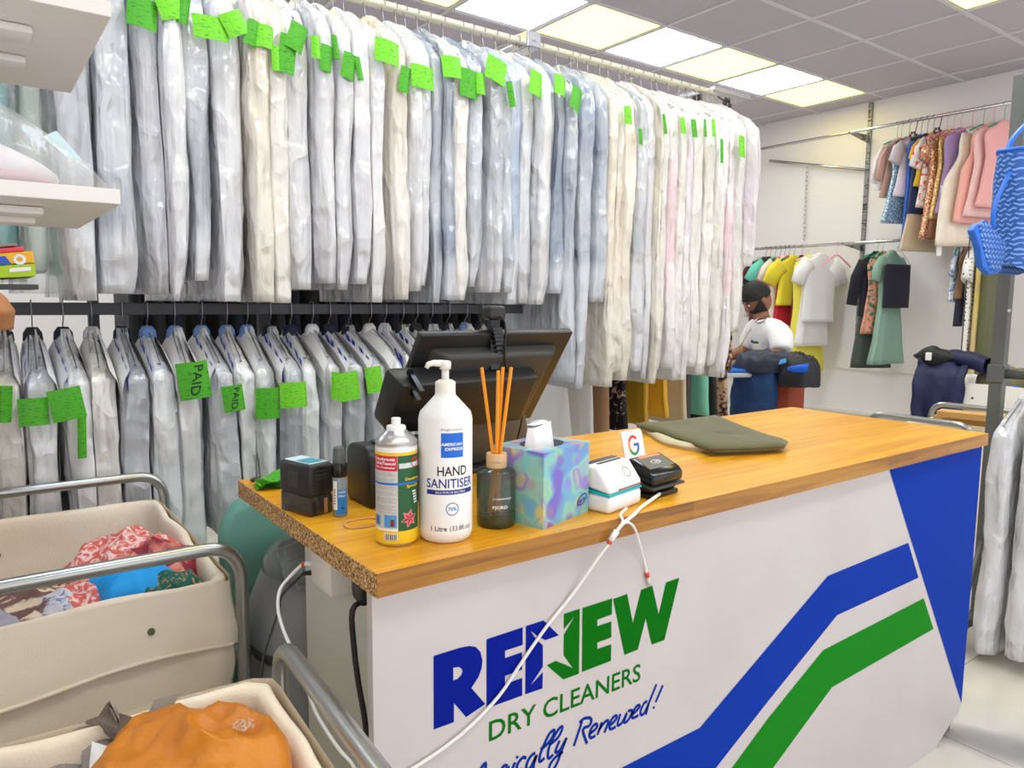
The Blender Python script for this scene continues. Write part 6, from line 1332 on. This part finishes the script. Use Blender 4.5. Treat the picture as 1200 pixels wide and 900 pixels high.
fp_(MB().grid(beard, 22, 9), 'beard', hair); fp_(MB().sphere((0, .086, -.048), .024, .010, .006, 10, 6), 'mouth', mat('lips', (140, 82, 70), .5))
SJ = [((0, 0, .93), (.165, .125)), ((0, .02, 1.05), (.165, .130)), ((hx*.5, hy*.5, hz-.265), (.195, .135)), ((hx*.66, hy*.72, hz-.155), (.088, .088)), ((hx*.74, hy*.80, hz-.115), (.068, .068)),
      ((.185, hy*.55, hz-.205), .095), ((.235, hy*.47+.03, hz-.32), .082), ((.248, hy*.45+.04, hz-.355), .080), ((-.185, hy*.55, hz-.205), .095), ((-.24, hy*.47+.03, hz-.32), .082), ((-.256, hy*.45+.04, hz-.355), .080)]
skin_mesh('polo_shirt', SJ, [(0, 1), (1, 2), (2, 3), (3, 4), (2, 5), (5, 6), (6, 7), (2, 8), (8, 9), (9, 10)], shirt, t, 2)
skin_mesh('trousers', [((0, 0, .90), .155), ((.10, 0, .84), .115), ((.10, .03, .50), .088), ((.10, 0, .12), .070), ((-.10, 0, .84), .115), ((-.10, .03, .50), .088), ((-.10, 0, .12), .070)], [(0, 1), (1, 2), (2, 3), (0, 4), (4, 5), (5, 6)], trs, t, 2)
for s in (-1, 1): MB().box(s*.10-.045, s*.10+.045, -.06, .20, 0, .075).build('shoe', black_pl, t, 'auto', bevel=.02, segs=3)
lg = MB().box(-.022, .022, -.001, .001, -.008, .008).build('shirt_emblem', green_v, t); lg.location = (-.075, hy*.55 + .125, hz-.30); lg.rotation_euler = (-.3, 0, .35)
lg = MB().box(-.010, .010, -.001, .001, -.010, .010).build('shirt_emblem', blue_v, t); lg.location = (-.035, hy*.55 + .133, hz-.295); lg.rotation_euler = (-.3, 0, .2)
MB().tube(smooth_path([(hx*.6+.05, hy*.85, hz-.14), (.03, hy*.6+.17, hz-.32), (.02, hy*.5+.18, hz-.50)], 5), .005, 6, flat=.4).build('lanyard', mat('tan lanyard', (170, 150, 96), .7), t, True)

# work table in front of him with a heap of clothes
tx, ty_ = HEAD.x - .12, HEAD.y + .08
zt = .935
TB = PX(890, 436, 4.35)
t = thing('ironing_table', 'white ironing table with a blue cloth edge in front of the man', 'ironing table', (TB.x - .11, TB.y + .09, 0), math.radians(152) - math.pi)
MB().box(-.45, .30, -.20, .12, TB.z - .02, TB.z + .010).build('table_top', mat('pale grey table pad', (190, 196, 202), .7), t, 'auto', bevel=.012)
MB().box(-.44, .29, -.19, .11, TB.z + .0102, TB.z + .034).build('blue_pad', mat('blue ironing pad', (20, 104, 200), .7), t, 'auto', bevel=.010)
for a in (-.38, .24):
    for b_ in (-.15, .08): MB().tube([(a, b_, 0), (a, b_, TB.z - .02)], .014, 8).build('leg', steel_g, t, True)
zt = TB.z + .034
heap('dark_clothes', 'navy jacket heaped on the ironing table', 'jacket', PX(900, 428, 4.30).xy.to_3d() + Vector((0, 0, zt)), .21, .10, mat('slate navy nylon', (38, 42, 62), .55, bump=(26, .4)), 301, squash=.7, rot=-.7)
heap('dark_clothes', 'black jacket with bright blue panel at the table end', 'jacket', PX(936, 440, 4.25).xy.to_3d() + Vector((0, 0, zt - .07)), .13, .17, mat('black nylon jacket', (20, 20, 28), .5, bump=(26, .4)), 311, rot=-.5)
t = thing('blue_cloth', 'bright blue cloth strip lying on the black jacket', 'cloth', PX(934, 431, 4.13))
panel([PX(916, 437, 4.13), PX(946, 436, 4.13), PX(948, 426, 4.15), PX(920, 429, 4.15)], mat('vivid blue cloth', (16, 96, 220), .6), 'strip', t, .02, 4)
panel([PX(912, 427, 4.12), PX(921, 425, 4.12), PX(921, 420, 4.14), PX(914, 421, 4.14)], mat('sky blue tab', (60, 150, 220), .6), 'tab', t, .004, 5)
jn = PX(884, 460, 4.20)
t = thing('jeans_bundle', 'blue denim bundle hanging below the ironing table edge', 'jeans', (jn.x, jn.y, jn.z + .18))
def jb_(u, v): a = u*6.2832; ca, sa = math.cos(a), math.sin(a); return (.06*math.copysign(abs(ca)**.6, ca)*(1 + .15*v) + .012*noise.noise((ca*3, v*4, 1)), .15*math.copysign(abs(sa)**.6, sa)*(1 + .1*v) + .014*noise.noise((sa*4, v*5, 2)), -.36*v + .02*noise.noise((ca, sa, v*5)))
MB().grid(jb_, 36, 16, closed_u=True).build('denim', mat('blue denim', (32, 74, 124), .8, bump=(200, .2), var=((20, 50, 96), 6, .4, .65)), t, True)
t.rotation_euler.z = .15
rb_ = PX(912, 475, 4.35)
t = thing('rust_box', 'rust red crate standing beside the ironing table', 'box', (rb_.x + .02, rb_.y - .02, 0), .2)
MB().box(-.14, .14, -.09, .09, 0, PX(912, 442, 4.35).z).build('crate', mat('rust red board', (158, 62, 36), .7), t, bevel=.006); MB().box(-.146, .146, -.096, .096, PX(912, 446, 4.35).z - .03, PX(912, 442, 4.35).z + .004).build('rim', mat('rust red rim', (140, 54, 32), .7), t, bevel=.004)
